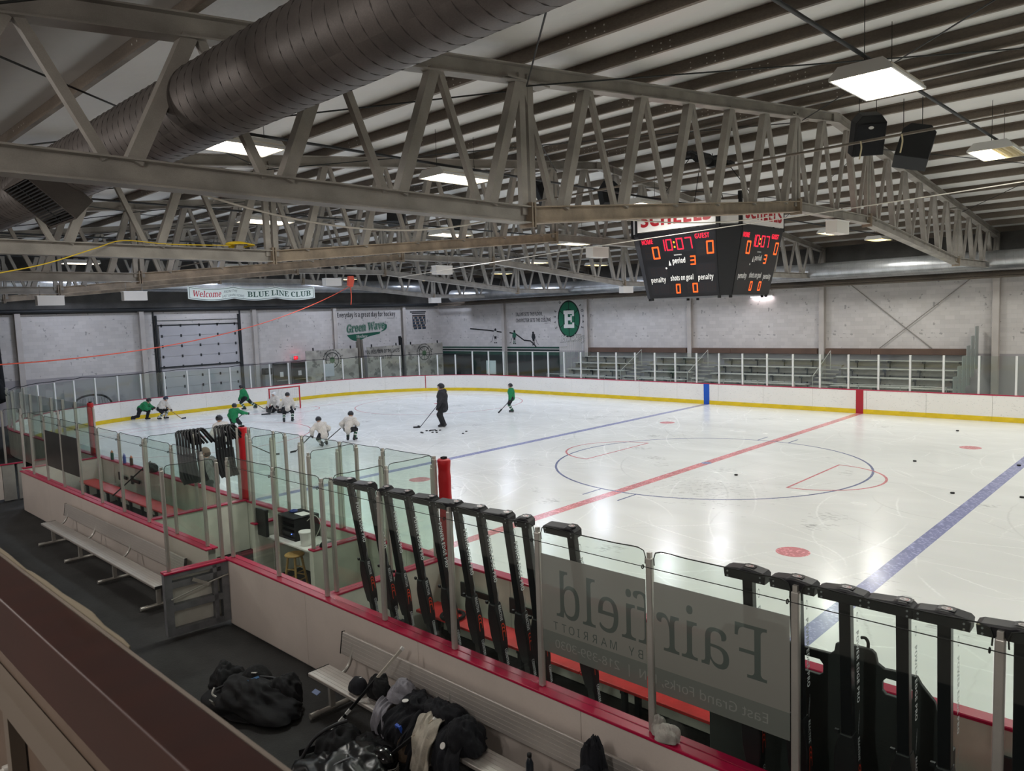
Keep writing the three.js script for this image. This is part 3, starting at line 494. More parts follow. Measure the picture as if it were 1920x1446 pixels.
// ---------------------------------------------------------------- writing and pictures on the walls
const decal = (name, label, w, h, pos, rotY, px, py, draw, cat = 'sign') => {
  const t = canvasTex(px, py, draw), m = new THREE.MeshStandardMaterial({ map: t, transparent: true, roughness: 0.75, side: THREE.DoubleSide });
  const g = new THREE.PlaneGeometry(w, h), o = part(name, g, m, scene); o.name = numbered(name); o.position.set(...pos); o.rotation.y = rotY; return tag(o, label, cat);
};
const fit = (c, s, x, y, w, font, skew = 0) => { c.font = font; const k = w / c.measureText(s).width; c.save(); c.translate(x, y); c.transform(1, 0, skew, 1, 0, 0); c.scale(k, 1); c.fillText(s, 0, 0); c.restore(); };
const EW = -Math.PI / 2;
{
  const zN = ZN + 0.004, xE = XE - 0.004;
  decal('wall_lettering', 'black painted wall lettering about a great day for hockey', 5.1, 0.62, [11.75, 5.12, zN], 0, 1024, 128, (c, w, h) => { c.fillStyle = '#17181a'; fit(c, 'Everyday is a great day for hockey', 6, 92, w - 12, 'bold 96px sans-serif'); c.fillRect(w * 0.84, 120, w * 0.14, 4); });
  decal('team_wordmark', 'green script team wordmark with white outline and tail on the end wall', 3.7, 1.55, [11.7, 4.02, zN], 0, 1024, 430, (c, w, h) => {
    c.lineJoin = 'round'; c.fillStyle = '#1d5f4a'; c.beginPath(); c.moveTo(30, 290); c.lineTo(880, 250); c.quadraticCurveTo(1010, 220, 1000, 130); c.quadraticCurveTo(985, 90, 930, 110); c.lineTo(940, 140); c.quadraticCurveTo(960, 200, 850, 240); c.lineTo(800, 300); c.quadraticCurveTo(500, 330, 300, 420); c.lineTo(180, 405); c.quadraticCurveTo(90, 380, 30, 290); c.fill();
    c.save(); c.translate(20, 245); c.rotate(-0.06); for (const [col, lw] of [['#1d5f4a', 26], ['#d8d4cc', 9]]) { c.strokeStyle = col; c.lineWidth = lw; c.font = 'italic bold 200px serif'; c.save(); c.scale(920 / c.measureText('Green Wave').width, 1); c.strokeText('Green Wave', 0, 0); c.restore(); } c.fillStyle = '#1d5f4a'; fit(c, 'Green Wave', 0, 0, 920, 'italic bold 200px serif'); c.restore();
    c.fillStyle = '#d8d4cc'; fit(c, 'Hockey', 250, 355, 260, 'bold 74px serif');
  });
  decal('team_picture', 'dark printed team picture with a black header high on the end wall', 1.75, 1.45, [16.5, 4.6, zN], 0, 512, 420, (c, w, h) => {
    c.fillStyle = '#2a2b2f'; c.fillRect(10, 10, w - 60, 26); c.fillRect(60, 46, w - 130, 22); c.fillStyle = '#33353b'; c.fillRect(70, 90, w - 140, h - 110);
    for (let r = 0; r < 5; r++) for (let i = 0; i < 15; i++) { const x = 84 + i * 24 + (r % 2) * 11, y = 130 + r * 58; c.fillStyle = ['#20242c', '#59606b', '#2e4a6b', '#c9c4bc', '#23382f'][(i * 3 + r * 2) % 5]; c.fillRect(x - 11, y, 22, 44); c.fillStyle = '#a58a78'; c.beginPath(); c.arc(x, y - 8, 8, 0, 7); c.fill(); }
  }, 'picture');
  decal('wall_lettering', 'two lines of black lettering about talent and character beside the emblem', 3.3, 0.95, [xE, 4.52, -23.7], EW, 1024, 300, (c, w, h) => { c.fillStyle = '#17181a'; fit(c, 'TALENT SETS THE FLOOR,', 4, 110, w * 0.77, 'bold 112px sans-serif'); fit(c, 'CHARACTER SETS THE CEILING', 4, 245, w - 8, 'bold 112px sans-serif'); c.fillRect(w * 0.82, 275, w * 0.17, 8); });
  decal('club_emblem', 'round green club emblem with white E and arched lettering on the far wall', 2.9, 3.6, [xE, 4.15, -20.5], EW, 720, 900, (c, w, h) => {
    const x0 = w / 2, y0 = 400; c.fillStyle = '#14201c'; c.beginPath(); c.ellipse(x0, y0, 238, 306, 0, 0, 7); c.fill(); c.fillStyle = '#1d6a4c'; c.beginPath(); c.ellipse(x0, y0, 216, 284, 0, 0, 7); c.fill();
    c.strokeStyle = '#14201c'; c.lineWidth = 12; for (let k = 0; k < 6; k++) { const a = k * Math.PI / 3 + Math.PI / 2; c.beginPath(); c.moveTo(x0, y0); c.lineTo(x0 + 230 * Math.cos(a), y0 + 296 * Math.sin(a)); c.stroke(); } c.beginPath(); c.ellipse(x0, y0, 120, 160, 0, 0, 7); c.stroke();
    c.fillStyle = '#e9e7e2'; for (const r of [[x0 - 90, y0 - 130, 70, 270], [x0 - 110, y0 - 140, 220, 60], [x0 - 110, y0 + 90, 220, 60], [x0 - 30, y0 - 30, 90, 55], [x0 + 70, y0 - 140, 40, 95], [x0 + 70, y0 + 60, 40, 90], [x0 + 35, y0 - 60, 28, 115]]) c.fillRect(...r);
    c.fillStyle = '#1d1f20'; c.font = 'bold 64px sans-serif'; c.textAlign = 'center'; const s = 'EAST GRAND FORKS'; for (let i = 0; i < s.length; i++) { const a = -1.98 + i * 3.96 / (s.length - 1); c.save(); c.translate(x0 + 300 * Math.sin(a), y0 - 352 * Math.cos(a)); c.rotate(a); c.fillText(s[i], 0, 20); c.restore(); }
    c.textAlign = 'left'; c.lineWidth = 10; c.strokeStyle = '#2a2c2c'; c.font = 'italic 150px serif'; c.save(); c.translate(x0 - 190, 790); c.rotate(-0.06); c.strokeText('Hockey', 0, 0); c.fillStyle = '#e4e1db'; c.fillText('Hockey', 0, 0); c.restore();
  });
  // painted mural: one long stick drawn as a line, three players along it, stripes below
  decal('wall_mural', 'painted mural of three players strung along a long black stick', 9.6, 2.4, [xE, 3.15, -26.2], EW, 1536, 384, (c, w, h) => {
    c.strokeStyle = '#1c1b1b'; c.lineWidth = 15; c.lineJoin = 'round'; const X = z => (z + 31) / 9.6 * w, Y = y => (4.35 - y) / 2.4 * h;
    c.beginPath(); c.moveTo(X(-30.1), Y(3.84)); c.lineTo(X(-28), Y(3.68)); c.lineTo(X(-26.4), Y(3.5)); c.moveTo(X(-26), Y(3.5)); c.lineTo(X(-25.4), Y(3.4)); c.lineTo(X(-24.6), Y(2.95)); c.lineTo(X(-24), Y(2.9)); c.lineTo(X(-23.6), Y(2.6)); c.lineTo(X(-23.1), Y(2.05)); c.stroke();
    const man = (z, y, s, top, leg, dir) => { c.save(); c.translate(X(z), Y(y)); c.scale(s * dir, s); c.fillStyle = '#191a1c'; c.beginPath(); c.arc(4, -62, 12, 0, 7); c.fill(); c.fillStyle = top; c.beginPath(); c.moveTo(-16, -52); c.lineTo(18, -52); c.lineTo(26, -20); c.lineTo(16, -4); c.lineTo(-14, -4); c.lineTo(-24, -22); c.fill(); c.fillStyle = '#191a1c'; c.beginPath(); c.moveTo(-14, -6); c.lineTo(16, -6); c.lineTo(12, 24); c.lineTo(2, 12); c.lineTo(-8, 24); c.fill(); c.fillStyle = leg; c.fillRect(-12, 22, 9, 26); c.fillRect(4, 22, 9, 26); c.fillStyle = '#191a1c'; c.fillRect(-16, 46, 15, 8); c.fillRect(4, 46, 16, 8); c.lineWidth = 4; c.beginPath(); c.moveTo(-20, -18); c.lineTo(-46, 40); c.lineTo(-62, 44); c.stroke(); c.restore(); };
    man(-27.45, 3.2, 1.35, '#c8c5c0', '#c8c5c0', 1); man(-25.55, 3.1, 1.25, '#2b6650', '#2b6650', 1); man(-23.7, 3.0, 1.2, '#26282c', '#26282c', -1);
  }, 'mural');
  const dk = mat(0x1b2326, 0.6), gr = mat(0x1c4a3c, 0.6), wt = mat(0xcfcac2, 0.6);
  const st = thing('painted_stripes', 'dark green and white painted stripes along the foot of the corner wall', 'mural');
  for (const [n, y0, y1, m] of [['dark_band', -0.02, 1.92, dk], ['green_stripe', 1.92, 2.14, gr], ['white_stripe', 2.14, 2.2, wt], ['dark_stripe', 2.2, 2.32, dk], ['white_stripe', 2.32, 2.38, wt], ['green_stripe', 2.38, 2.5, gr]]) obj(n, span(XE - 0.012, XE - 0.001, y0, y1, ZN + 0.01, -21.4), m, st);
}
// white tarps and old boards standing before the end wall
{
  const grime = mat(0xffffff, 0.7, { map: tex(512, 512, (u, v) => { const a = fbm(u, v, 5, 5, 91), s = fbm(u * 1, v, 9, 4, 95); const k = 0.72 - 0.22 * Math.max(0, a - 0.45) * 2.4 - (s > 0.66 ? 0.16 : 0); return [k, k * 0.97, k * 0.91]; }, true, [0.3, 0.3]) });
  const lb = ['left old white board panel with a wheel emblem before the end wall', 'middle old white board panel lettered about missed shots', 'right old white board panel with a wheel emblem before the end wall'];
  [[5.9, 9.95], [10.72, 13.7], [14.12, 17.7]].forEach(([a, b], i) => {
    const t = thing('board_backdrop', lb[i], 'panel', [(a + b) / 2, 0, -32.3]);
    obj('backdrop_sheet', rbox(b - a, 2.86, 0.05, 0.01, 0, 1.43, 0), grime, t);
    for (const x of [-1, 1]) obj('bracket', [box(0.07, 0.2, 0.07, x * (b - a) * 0.36, 2.94, 0), box(0.05, 2.7, 0.05, x * (b - a) * 0.36, 1.35, -0.06)], M.darkSteel, t);
    const m = new THREE.MeshStandardMaterial({ transparent: true, roughness: 0.7, map: canvasTex(512, 512, (c, w, h) => {
      if (i === 1) { c.fillStyle = '#202022'; fit(c, 'YOU MISS 100% OF THE SHOTS', 10, 110, w - 20, 'bold 84px sans-serif'); c.fillStyle = '#4a4a48'; fit(c, "YOU DON'T TAKE", 120, 210, w - 240, 'bold 84px sans-serif'); return; }
      c.strokeStyle = '#33352f'; c.lineWidth = 18; c.beginPath(); c.arc(256, 256, 150, 0, 7); c.stroke(); c.lineWidth = 12; for (let k = 0; k < 8; k++) { const q = k * Math.PI / 4; c.beginPath(); c.moveTo(256, 256); c.lineTo(256 + 150 * Math.cos(q), 256 + 150 * Math.sin(q)); c.stroke(); } c.fillStyle = '#4e6a4a'; c.beginPath(); c.arc(256, 256, 60, 0, 7); c.fill(); c.lineWidth = 26; c.strokeStyle = 'rgba(70,70,66,0.75)'; c.setLineDash([22, 14]); c.beginPath(); c.arc(256, 256, 205, 2.6, 6.9); c.stroke();
    }) });
    const pr = part('printed_emblem', new THREE.PlaneGeometry(i === 1 ? 3.1 : 1.7, i === 1 ? 2.2 : 1.7), m, t); pr.position.set(i === 1 ? -0.15 : -0.05, i === 1 ? 1.75 : 2.15, 0.027);
  });
  tag(obj('rolled_tarp', [rod(V(10.25, 0, -32.4), V(10.2, 3.5, -32.5), 0.12, 10), rod(V(10.5, 0, -32.4), V(10.45, 3.4, -32.5), 0.09, 10), rod(V(10.02, 0, -32.45), V(10.05, 3.3, -32.5), 0.06, 8)], mat(0x6e675d, 0.8)), 'bundle of rolled grey tarps standing between the old board panels', 'tarp');
  tag(obj('rolled_tarp', [rod(V(13.85, 0, -32.5), V(13.88, 3.5, -32.6), 0.1, 10), rod(V(14.02, 0, -32.5), V(14.02, 3.4, -32.6), 0.07, 10)], M.blackMatte), 'black rolled tarp standing right of the lettered board panel', 'tarp');
  // notice boards on the glass
  for (const [x, y, z, l] of [[7.6, 1.5, -32.262, 'white notice sheet on the left old board panel'], [15.05, 1.5, -29.55 + 1.6, 'white notice sheet fixed behind the corner glass']]) tag(obj('notice_sheet', box(0.75, 0.85, 0.02, 0, 0, 0).rotateY(x > 10 ? 1.693 : 0).translate(x > 10 ? 13.02 : x, y, x > 10 ? -22.34 : z), mat(0xffffff, 0.6, { map: canvasTex(256, 256, (c, w, h) => { c.fillStyle = '#c8ccd0'; c.fillRect(0, 0, w, h); c.fillStyle = '#7d838a'; for (let k = 0; k < 9; k++) c.fillRect(26, 30 + k * 23, 150 + (k * 37 % 50), 8); }) })), l, 'notice');
}
// overhead door, side doors, exit sign
{
  const d = struct(new THREE.Group()); d.name = 'door_1'; scene.add(d);
  const pm = mat(0xffffff, 0.5, { map: mottled(0xbbb9bc, 0.04, 2) });
  for (let k = 0; k < 8; k++) { obj('panel', rbox(4.72, 0.59, 0.05, 0.012, -0.48, 0.3 + k * 0.6, ZN + 0.05), pm, d); for (let j = 0; j < 5; j++) obj('hinge', box(0.09, 0.16, 0.03, -2.7 + j * 1.11, 0.6 + k * 0.6, ZN + 0.085), M.darkSteel, d); }
  for (const x of [-2.98, 2.02]) obj('door_track', [box(0.09, 5.4, 0.12, x, 2.7, ZN + 0.08), box(0.1, 5.6, 0.02, x + (x < 0 ? -0.12 : 0.12), 2.8, ZN + 0.02)], M.darkSteel, d);
  obj('top_seal', [box(5, 0.06, 0.08, -0.48, 4.83, ZN + 0.06), box(5, 0.03, 0.04, -0.48, 5.1, ZN + 0.03), box(5, 0.09, 0.1, -0.48, 2.38, ZN + 0.07)], M.darkSteel, d);
  let n = 2;
  for (const [x, w, c] of [[4.72, 0.98, 0x4f4a48], [6.05, 0.98, 0x3c3d3a]]) {
    const q = struct(new THREE.Group()); q.name = `door_${n++}`; scene.add(q);
    obj('door_leaf', rbox(w, 2.05, 0.05, 0.01, x, 1.03, ZN + 0.05), mat(c, 0.5), q);
    obj('door_frame', [box(0.07, 2.14, 0.12, x - w / 2 - 0.04, 1.06, ZN + 0.06), box(0.07, 2.14, 0.12, x + w / 2 + 0.04, 1.06, ZN + 0.06), box(w + 0.15, 0.07, 0.12, x, 2.1, ZN + 0.06)], mat(0x4a494a, 0.5), q);
    obj('push_bar', box(w * 0.8, 0.05, 0.06, x, 1.0, ZN + 0.1), M.alu, q); obj('door_notice', box(0.24, 0.32, 0.01, x + 0.02, 1.4, ZN + 0.08), M.white, q);
  }
  const e = thing('exit_sign', 'small glowing red exit sign above the dark end-wall doors', 'sign', [5.82, 2.42, ZN + 0.07]);
  obj('sign_box', rbox(0.34, 0.24, 0.06, 0.01), M.white, e);
  const em = canvasTex(128, 96, (c, w, h) => { c.fillStyle = '#000'; c.fillRect(0, 0, w, h); c.fillStyle = '#ff3040'; c.font = 'bold 54px sans-serif'; c.textAlign = 'center'; c.fillText('EXIT', w / 2, 68); });
  const f = part('sign_face', new THREE.PlaneGeometry(0.32, 0.22), new THREE.MeshStandardMaterial({ color: 0x901820, emissive: 0xffffff, emissiveMap: em, emissiveIntensity: 2.4, roughness: 0.4 }), e); f.position.z = 0.031;
  const lp = new THREE.PointLight(0xff3040, 0.4, 0); lp.position.set(5.82, 2.42, ZN + 0.16); scene.add(lp);
  const w = thing('wall_light', 'pale strip light at the top of the far white wall under the scoreboard', 'light', [XE - 0.12, 5.27, -7.0]);
  obj('housing', rbox(0.14, 0.1, 1.3, 0.02, 0, 0.03, 0), M.white, w); obj('lamp_tube', rod(V(-0.02, -0.04, -0.6), V(-0.02, -0.04, 0.6), 0.03, 8), new THREE.MeshStandardMaterial({ color: 0xffffff, emissive: 0xfff0ff, emissiveIntensity: 6 }), w);
  const l = new THREE.RectAreaLight(0xfff4f4, 12, 0.08, 1.2); l.position.set(XE - 0.14, 5.19, -7); l.lookAt(XE - 0.14, 0, -7); scene.add(l);
  const s = thing('scrub_bin', 'dark tall bin with a black top beside the end-wall doors', 'bin', [3.55, 0, ZN + 0.4]); obj('bin_body', rbox(0.5, 1.5, 0.4, 0.03, 0, 0.75, 0), mat(0x8d8f92, 0.5), s); obj('bin_top', rbox(0.52, 0.4, 0.42, 0.03, 0, 1.7, 0), M.blackMatte, s);
}
// ---------------------------------------------------------------- brown ledge, wind bracing, bleachers on the far side
{
  const br = mat(0xffffff, 0.6, { map: mottled(0x5f4a3e, 0.1, 2) }); let k = 0;
  const lb = ['brown ledge on the far wall at the corner end of the bleachers', 'brown ledge on the far wall behind the scoreboard', 'brown ledge on the far wall left of the crossed rods', 'brown ledge on the far wall under the crossed rods'];
  for (const [a, b] of [[-18.7, -11.55], [-11.15, -3.95], [-3.55, 3.1]]) { const t = thing('wall_ledge', lb[[0, 1, 3][k++]], 'ledge'); for (const [p, q] of [[a, (a * 2 + b) / 3], [(a * 2 + b) / 3, b]]) obj('ledge_board', rbox(0.3, 0.28, q - p - 0.01, 0.01, XE - 0.17, 2.33, (p + q) / 2), br, t); }
  const bt = thing('cross_bracing', 'thin crossed steel rods on the far white wall at the right', 'bracing');
  obj('brace_rod', rod(V(XE - 0.08, 5.9, -2.7), V(XE - 0.08, 2.48, 1.3), 0.02, 6), M.truss, bt); obj('brace_rod', rod(V(XE - 0.1, 5.8, 3.05), V(XE - 0.1, 2.48, -1.0), 0.02, 6), M.truss, bt);
  const alu = mat(0xffffff, 0.5, { metalness: 0.2, map: mottled(0xc4c1ba, 0.1, 1) }), riser = mat(0xffffff, 0.6, { map: mottled(0x9b968d, 0.12, 1) });
  const lab = ['aluminium bleacher section nearest the far corner', 'short aluminium bleacher section between two aisles', 'aluminium bleacher section behind the red line glass', 'aluminium bleacher section at the right end beside the stepped guard sheets'];
  [[-19.2, -14.8], [-13.5, -10.4], [-9.1, -3.6], [-2.4, 2.85]].forEach(([a, b], i) => {
    const t = thing('bleacher', lab[i], 'bleachers', [0, 0, 0], 0);
    for (let r = 0; r < 5; r++) {
      const x = 15.35 + 0.7 * r, y = 0.47 + 0.36 * r, m = (a + b) / 2, w = b - a;
      obj('seat_plank', rbox(0.26, 0.045, w, 0.01, x, y, m), alu, t);
      obj('foot_plank', box(0.4, 0.04, w, x - 0.34, y - 0.38, m), alu, t);
      obj('riser_board', box(0.02, 0.24, w, x + 0.12, y - 0.18, m), riser, t);
      for (let z = a + 0.5; z < b; z += 1.5) obj('seat_bracket', [box(0.05, y, 0.05, x, y / 2 - 0.03, z), box(0.1, 0.1, 0.14, x - 0.1, y - 0.06, z)], M.darkSteel, t);
    }
    obj('front_rail', [rod(V(14.75, 1.05, a), V(14.75, 1.05, b), 0.022, 6), rod(V(14.75, 0.6, a), V(14.75, 0.6, b), 0.018, 6), ...[0, 0.33, 0.66, 1].map(f => rod(V(14.75, 0, a + (b - a) * f), V(14.75, 1.05, a + (b - a) * f), 0.022, 6))], alu, t);
  });
  [-14.15, -9.75, -3.0].forEach((z, i) => { const t = thing('aisle_steps', ['bleacher aisle steps nearest the corner', 'bleacher aisle steps left of the blue board stripe', 'bleacher aisle steps left of the red board stripe'][i], 'steps', [0, 0, z]); for (let r = 0; r < 9; r++) obj('tread', box(0.34, 0.05, 0.9, 15.2 + 0.35 * r, 0.2 + 0.18 * r, 0), riser, t); obj('stringer', [box(3.2, 0.04, 0.05, 16.6, 0.06, 0.4), box(0.05, 1.6, 0.05, 18, 0.78, 0.4), box(0.05, 0.2, 0.05, 15.2, 0.08, 0.4)], riser, t); obj('handrail', [rod(V(15.4, 0.3, 0), V(15.4, 1.3, 0), 0.02, 6), rod(V(15.4, 1.3, 0), V(17.6, 2.4, 0), 0.02, 6), rod(V(17.6, 1.4, 0), V(17.6, 2.4, 0), 0.02, 6)], alu, t); });
  const gs = thing('guard_sheets', 'stepped grey guard sheets at the right end of the bleachers', 'guard'); const gm = mat(0x9fa7a4, 0.3);
  for (let r = 0; r < 6; r++) obj('guard_sheet', rbox(0.56, 1.5 + 0.08 * r, 0.03, 0.01, 15.0 + 0.62 * r, 0.75 + 0.36 * r, 3.1 + 0.02 * r), gm, gs);
  const rl = thing('stair_railing', 'pale stepped railing with upright bars at the top of the corner bleachers', 'railing');
  for (let s = 0; s < 3; s++) { const x0 = 16.3 + s * 0.75, y0 = 1.5 + s * 0.36, g = []; for (let k = 0; k <= 6; k++) g.push(rod(V(x0 + k * 0.11, y0, -19.4), V(x0 + k * 0.11, y0 + 1.1, -19.4), 0.012, 5)); g.push(rod(V(x0 + 0.33, 0, -19.4), V(x0 + 0.33, y0, -19.4), 0.02, 5)); g.push(rod(V(x0, y0 + 1.1, -19.4), V(x0 + 0.68, y0 + 1.1, -19.4), 0.02, 6)); obj('rail_section', g, alu, rl); }
}
// ---------------------------------------------------------------- scoreboard
{
  const t = thing('scoreboard', 'hanging black four-sided scoreboard with red and orange digits', 'scoreboard', [0.1, 0, 0.05]);
  const oct = (s, w) => [[-s, w], [-w, s], [w, s], [s, w], [s, -w], [w, -s], [-w, -s], [-s, -w]];
  const T = oct(1.77, 1.25), B = oct(1.36, 1.13), yT = 6.9, yB = 5.02, pos = [], q = (a, b, c, d) => pos.push(...a, ...b, ...c, ...a, ...c, ...d);
  for (let i = 0; i < 8; i++) { const j = (i + 1) % 8; q([B[i][0], yB, B[i][1]], [B[j][0], yB, B[j][1]], [T[j][0], yT, T[j][1]], [T[i][0], yT, T[i][1]]); pos.push(0, yB, 0, B[j][0], yB, B[j][1], B[i][0], yB, B[i][1], 0, yT, 0, T[i][0], yT, T[i][1], T[j][0], yT, T[j][1]); }
  const g = new THREE.BufferGeometry(); g.setAttribute('position', new THREE.Float32BufferAttribute(pos, 3)); g.computeVertexNormals();
  obj('cabinet', g, mat(0x17181d, 0.45), t);
  obj('bottom_lugs', B.map(b => new THREE.CylinderGeometry(0.05, 0.05, 0.08, 8).translate(b[0] * 0.96, yB - 0.03, b[1] * 0.96)), M.black, t);
  const SEG = { 0: 'abcdef', 1: 'bc', 3: 'abgcd', 7: 'abc', 8: 'abcdefg' };
  const digit = (c, ch, x, y, w, h, col, lw) => { c.strokeStyle = col; c.lineWidth = lw; c.lineCap = 'round'; const P = { a: [0, 0, 1, 0], b: [1, 0, 1, .5], c: [1, .5, 1, 1], d: [0, 1, 1, 1], e: [0, .5, 0, 1], f: [0, 0, 0, .5], g: [0, .5, 1, .5] }; for (const s of SEG[ch]) { const [a, b, d, e] = P[s]; c.beginPath(); c.moveTo(x + a * w, y + b * h); c.lineTo(x + d * w, y + e * h); c.stroke(); } };
  const print = canvasTex(1024, 768, (c, w, h) => {
    c.fillStyle = '#17181c'; c.fillRect(0, 0, w, h); c.fillStyle = '#1e1f24'; for (const r of [[20, 60, 260, 260], [740, 60, 260, 260], [300, 60, 420, 190], [40, 400, 270, 130], [720, 400, 270, 130], [40, 610, 270, 130], [720, 610, 270, 130]]) c.fillRect(...r);
    for (const [x, y] of [[60, 170], [780, 170]]) digit(c, '8', x, y, 70, 130, '#2c2220', 9); for (const y of [425, 635]) for (const x0 of [70, 750]) for (let k = 0; k < 3; k++) digit(c, '8', x0 + 20 + k * 72 + (k ? 24 : 0), y, 42, 80, '#2b2021', 8);
    for (const x of [330, 590]) digit(c, '8', x, 628, 50, 100, '#2c2220', 9);
    c.fillStyle = '#f0f0ee'; fit(c, 'period', 400, 380, 180, 'bold 84px sans-serif'); fit(c, 'penalty', 60, 590, 210, 'bold 84px sans-serif'); fit(c, 'shots on goal', 340, 580, 340, 'bold 84px sans-serif'); fit(c, 'penalty', 740, 590, 220, 'bold 84px sans-serif'); fit(c, 'DAKTRONICS', 440, 290, 100, 'bold 20px sans-serif');
    c.beginPath(); c.moveTo(345, 400); c.lineTo(362, 335); c.lineTo(380, 400); c.fill(); c.beginPath(); c.arc(305, 428, 12, 0, 7); c.fill();
  });
  const lit = canvasTex(1024, 768, (c, w, h) => {
    c.fillStyle = '#000'; c.fillRect(0, 0, w, h);
    const R = '#ff1136', O = '#ff5a10';
    digit(c, '1', 315, 100, 20, 120, R, 15); digit(c, '0', 365, 100, 68, 120, R, 15); digit(c, '0', 505, 100, 72, 120, R, 15); digit(c, '7', 620, 100, 72, 120, R, 15); c.fillStyle = '#ffb020'; for (const y of [135, 190]) { c.beginPath(); c.arc(468, y, 12, 0, 7); c.fill(); }
    c.fillStyle = R; fit(c, 'HOME', 30, 130, 160, 'bold 76px sans-serif'); fit(c, 'GUEST', 745, 120, 190, 'bold 76px sans-serif');
    digit(c, '0', 165, 175, 78, 130, O, 19); digit(c, '0', 895, 165, 82, 130, O, 19); digit(c, '3', 655, 315, 62, 90, O, 17); digit(c, '0', 420, 630, 52, 96, O, 17); digit(c, '0', 665, 630, 58, 96, O, 17);
  });
  const fm = new THREE.MeshStandardMaterial({ map: print, emissive: 0xffffff, emissiveMap: lit, emissiveIntensity: 1.6, roughness: 0.35 });
  const ban = canvasTex(1024, 300, (c, w, h) => { c.fillStyle = '#ece9e6'; c.fillRect(0, 0, w, h); c.fillStyle = '#b3212c'; fit(c, 'SCHEELS', 40, 235, w - 80, 'bold 250px sans-serif'); c.lineWidth = 8; c.strokeStyle = '#b3212c'; c.save(); c.font = 'bold 250px sans-serif'; c.translate(40, 235); c.scale((w - 80) / c.measureText('SCHEELS').width, 1); c.strokeText('SCHEELS', 0, 0); c.restore(); });
  const ad = canvasTex(256, 256, (c, w, h) => { c.fillStyle = '#e6e4e1'; c.fillRect(0, 0, w, h); c.fillStyle = '#27303e'; c.fillRect(40, 130, 176, 28); c.fillStyle = '#3f83b6'; c.beginPath(); c.moveTo(46, 205); c.quadraticCurveTo(120, 165, 205, 185); c.lineTo(200, 205); c.quadraticCurveTo(130, 190, 60, 215); c.fill(); });
  const bm = mat(0xffffff, 0.5, { map: ban }), am = mat(0xffffff, 0.5, { map: ad });
  const quad = (name, a, b, c2, d, m, parent) => { const g = new THREE.BufferGeometry(); g.setAttribute('position', new THREE.Float32BufferAttribute([...a, ...b, ...c2, ...a, ...c2, ...d], 3)); g.setAttribute('uv', new THREE.Float32BufferAttribute([0, 0, 1, 0, 1, 1, 0, 0, 1, 1, 0, 1], 2)); g.computeVertexNormals(); return part(name, g, m, parent); };
  for (let k = 0; k < 4; k++) {
    const r = new THREE.Group(); r.name = 'display_side'; r.rotation.y = k * Math.PI / 2; t.add(r);
    const e = 0.012;
    quad('display_face', [-1.12, yB + 0.03, 1.366 + e], [1.12, yB + 0.03, 1.366 + e], [1.24, yT - 0.02, 1.766 + e], [-1.24, yT - 0.02, 1.766 + e], fm, r);
    obj('banner_board', rbox(2.5, 0.66, 0.04, 0.01, 0, 7.25, 1.76), M.white, r); quad('banner_print', [-1.24, 6.93, 1.783], [1.24, 6.93, 1.783], [1.24, 7.57, 1.783], [-1.24, 7.57, 1.783], bm, r);
    const cr = new THREE.Group(); cr.rotation.y = Math.PI / 4; cr.name = 'corner_side'; r.add(cr); 
    obj('corner_banner', box(0.62, 0.62, 0.03, 0, 7.24, 2.13), am, r).rotation.y = Math.PI / 4;
    for (const e of [-1, 1]) obj('corner_post', box(0.09, 0.95, 0.09, e * 1.3, 7.3, 1.72), M.blackMatte, r);
    r.remove(cr);
  }
  obj('hanger_cable', [[-1.2, -1.2], [1.2, -1.2], [1.2, 1.2], [-1.2, 1.2]].map(([x, z]) => rod(V(x, 7.5, z), V(x * 0.25, 9.1, z * 0.3), 0.012, 5)), M.wire, t);
  const h = thing('hoist', 'dark motor hoist on a rail under the roof above the scoreboard', 'hoist', [0.1, 9.05, 0.05]);
  obj('hoist_rail', [box(2.6, 0.06, 0.08, 0, 0, -0.2), box(2.6, 0.06, 0.08, 0, 0, 0.2)], M.darkSteel, h); obj('hoist_motor', [rod(V(-0.5, 0, 0), V(0.1, 0, 0), 0.16, 12), box(0.3, 0.3, 0.34, 0.5, -0.02, 0)], M.darkSteel, h); obj('cable_drum', [rod(V(-1.1, -0.05, -0.2), V(-1.1, -0.05, 0.2), 0.12, 12), rod(V(1.1, -0.05, -0.2), V(1.1, -0.05, 0.2), 0.12, 12)], M.black, h);
  // red and orange glow of the two lit faces on what stands near
  for (const [x, z, a] of [[-1.75, 0.05, -1], [0.1, 1.9, 0]]) { const l = new THREE.RectAreaLight(0xff3a20, 0.8, 2, 1.4); l.position.set(x, 6.0, z); l.lookAt(a ? x - 3 : x, 5.4, a ? z : z + 3); scene.add(l); }
}
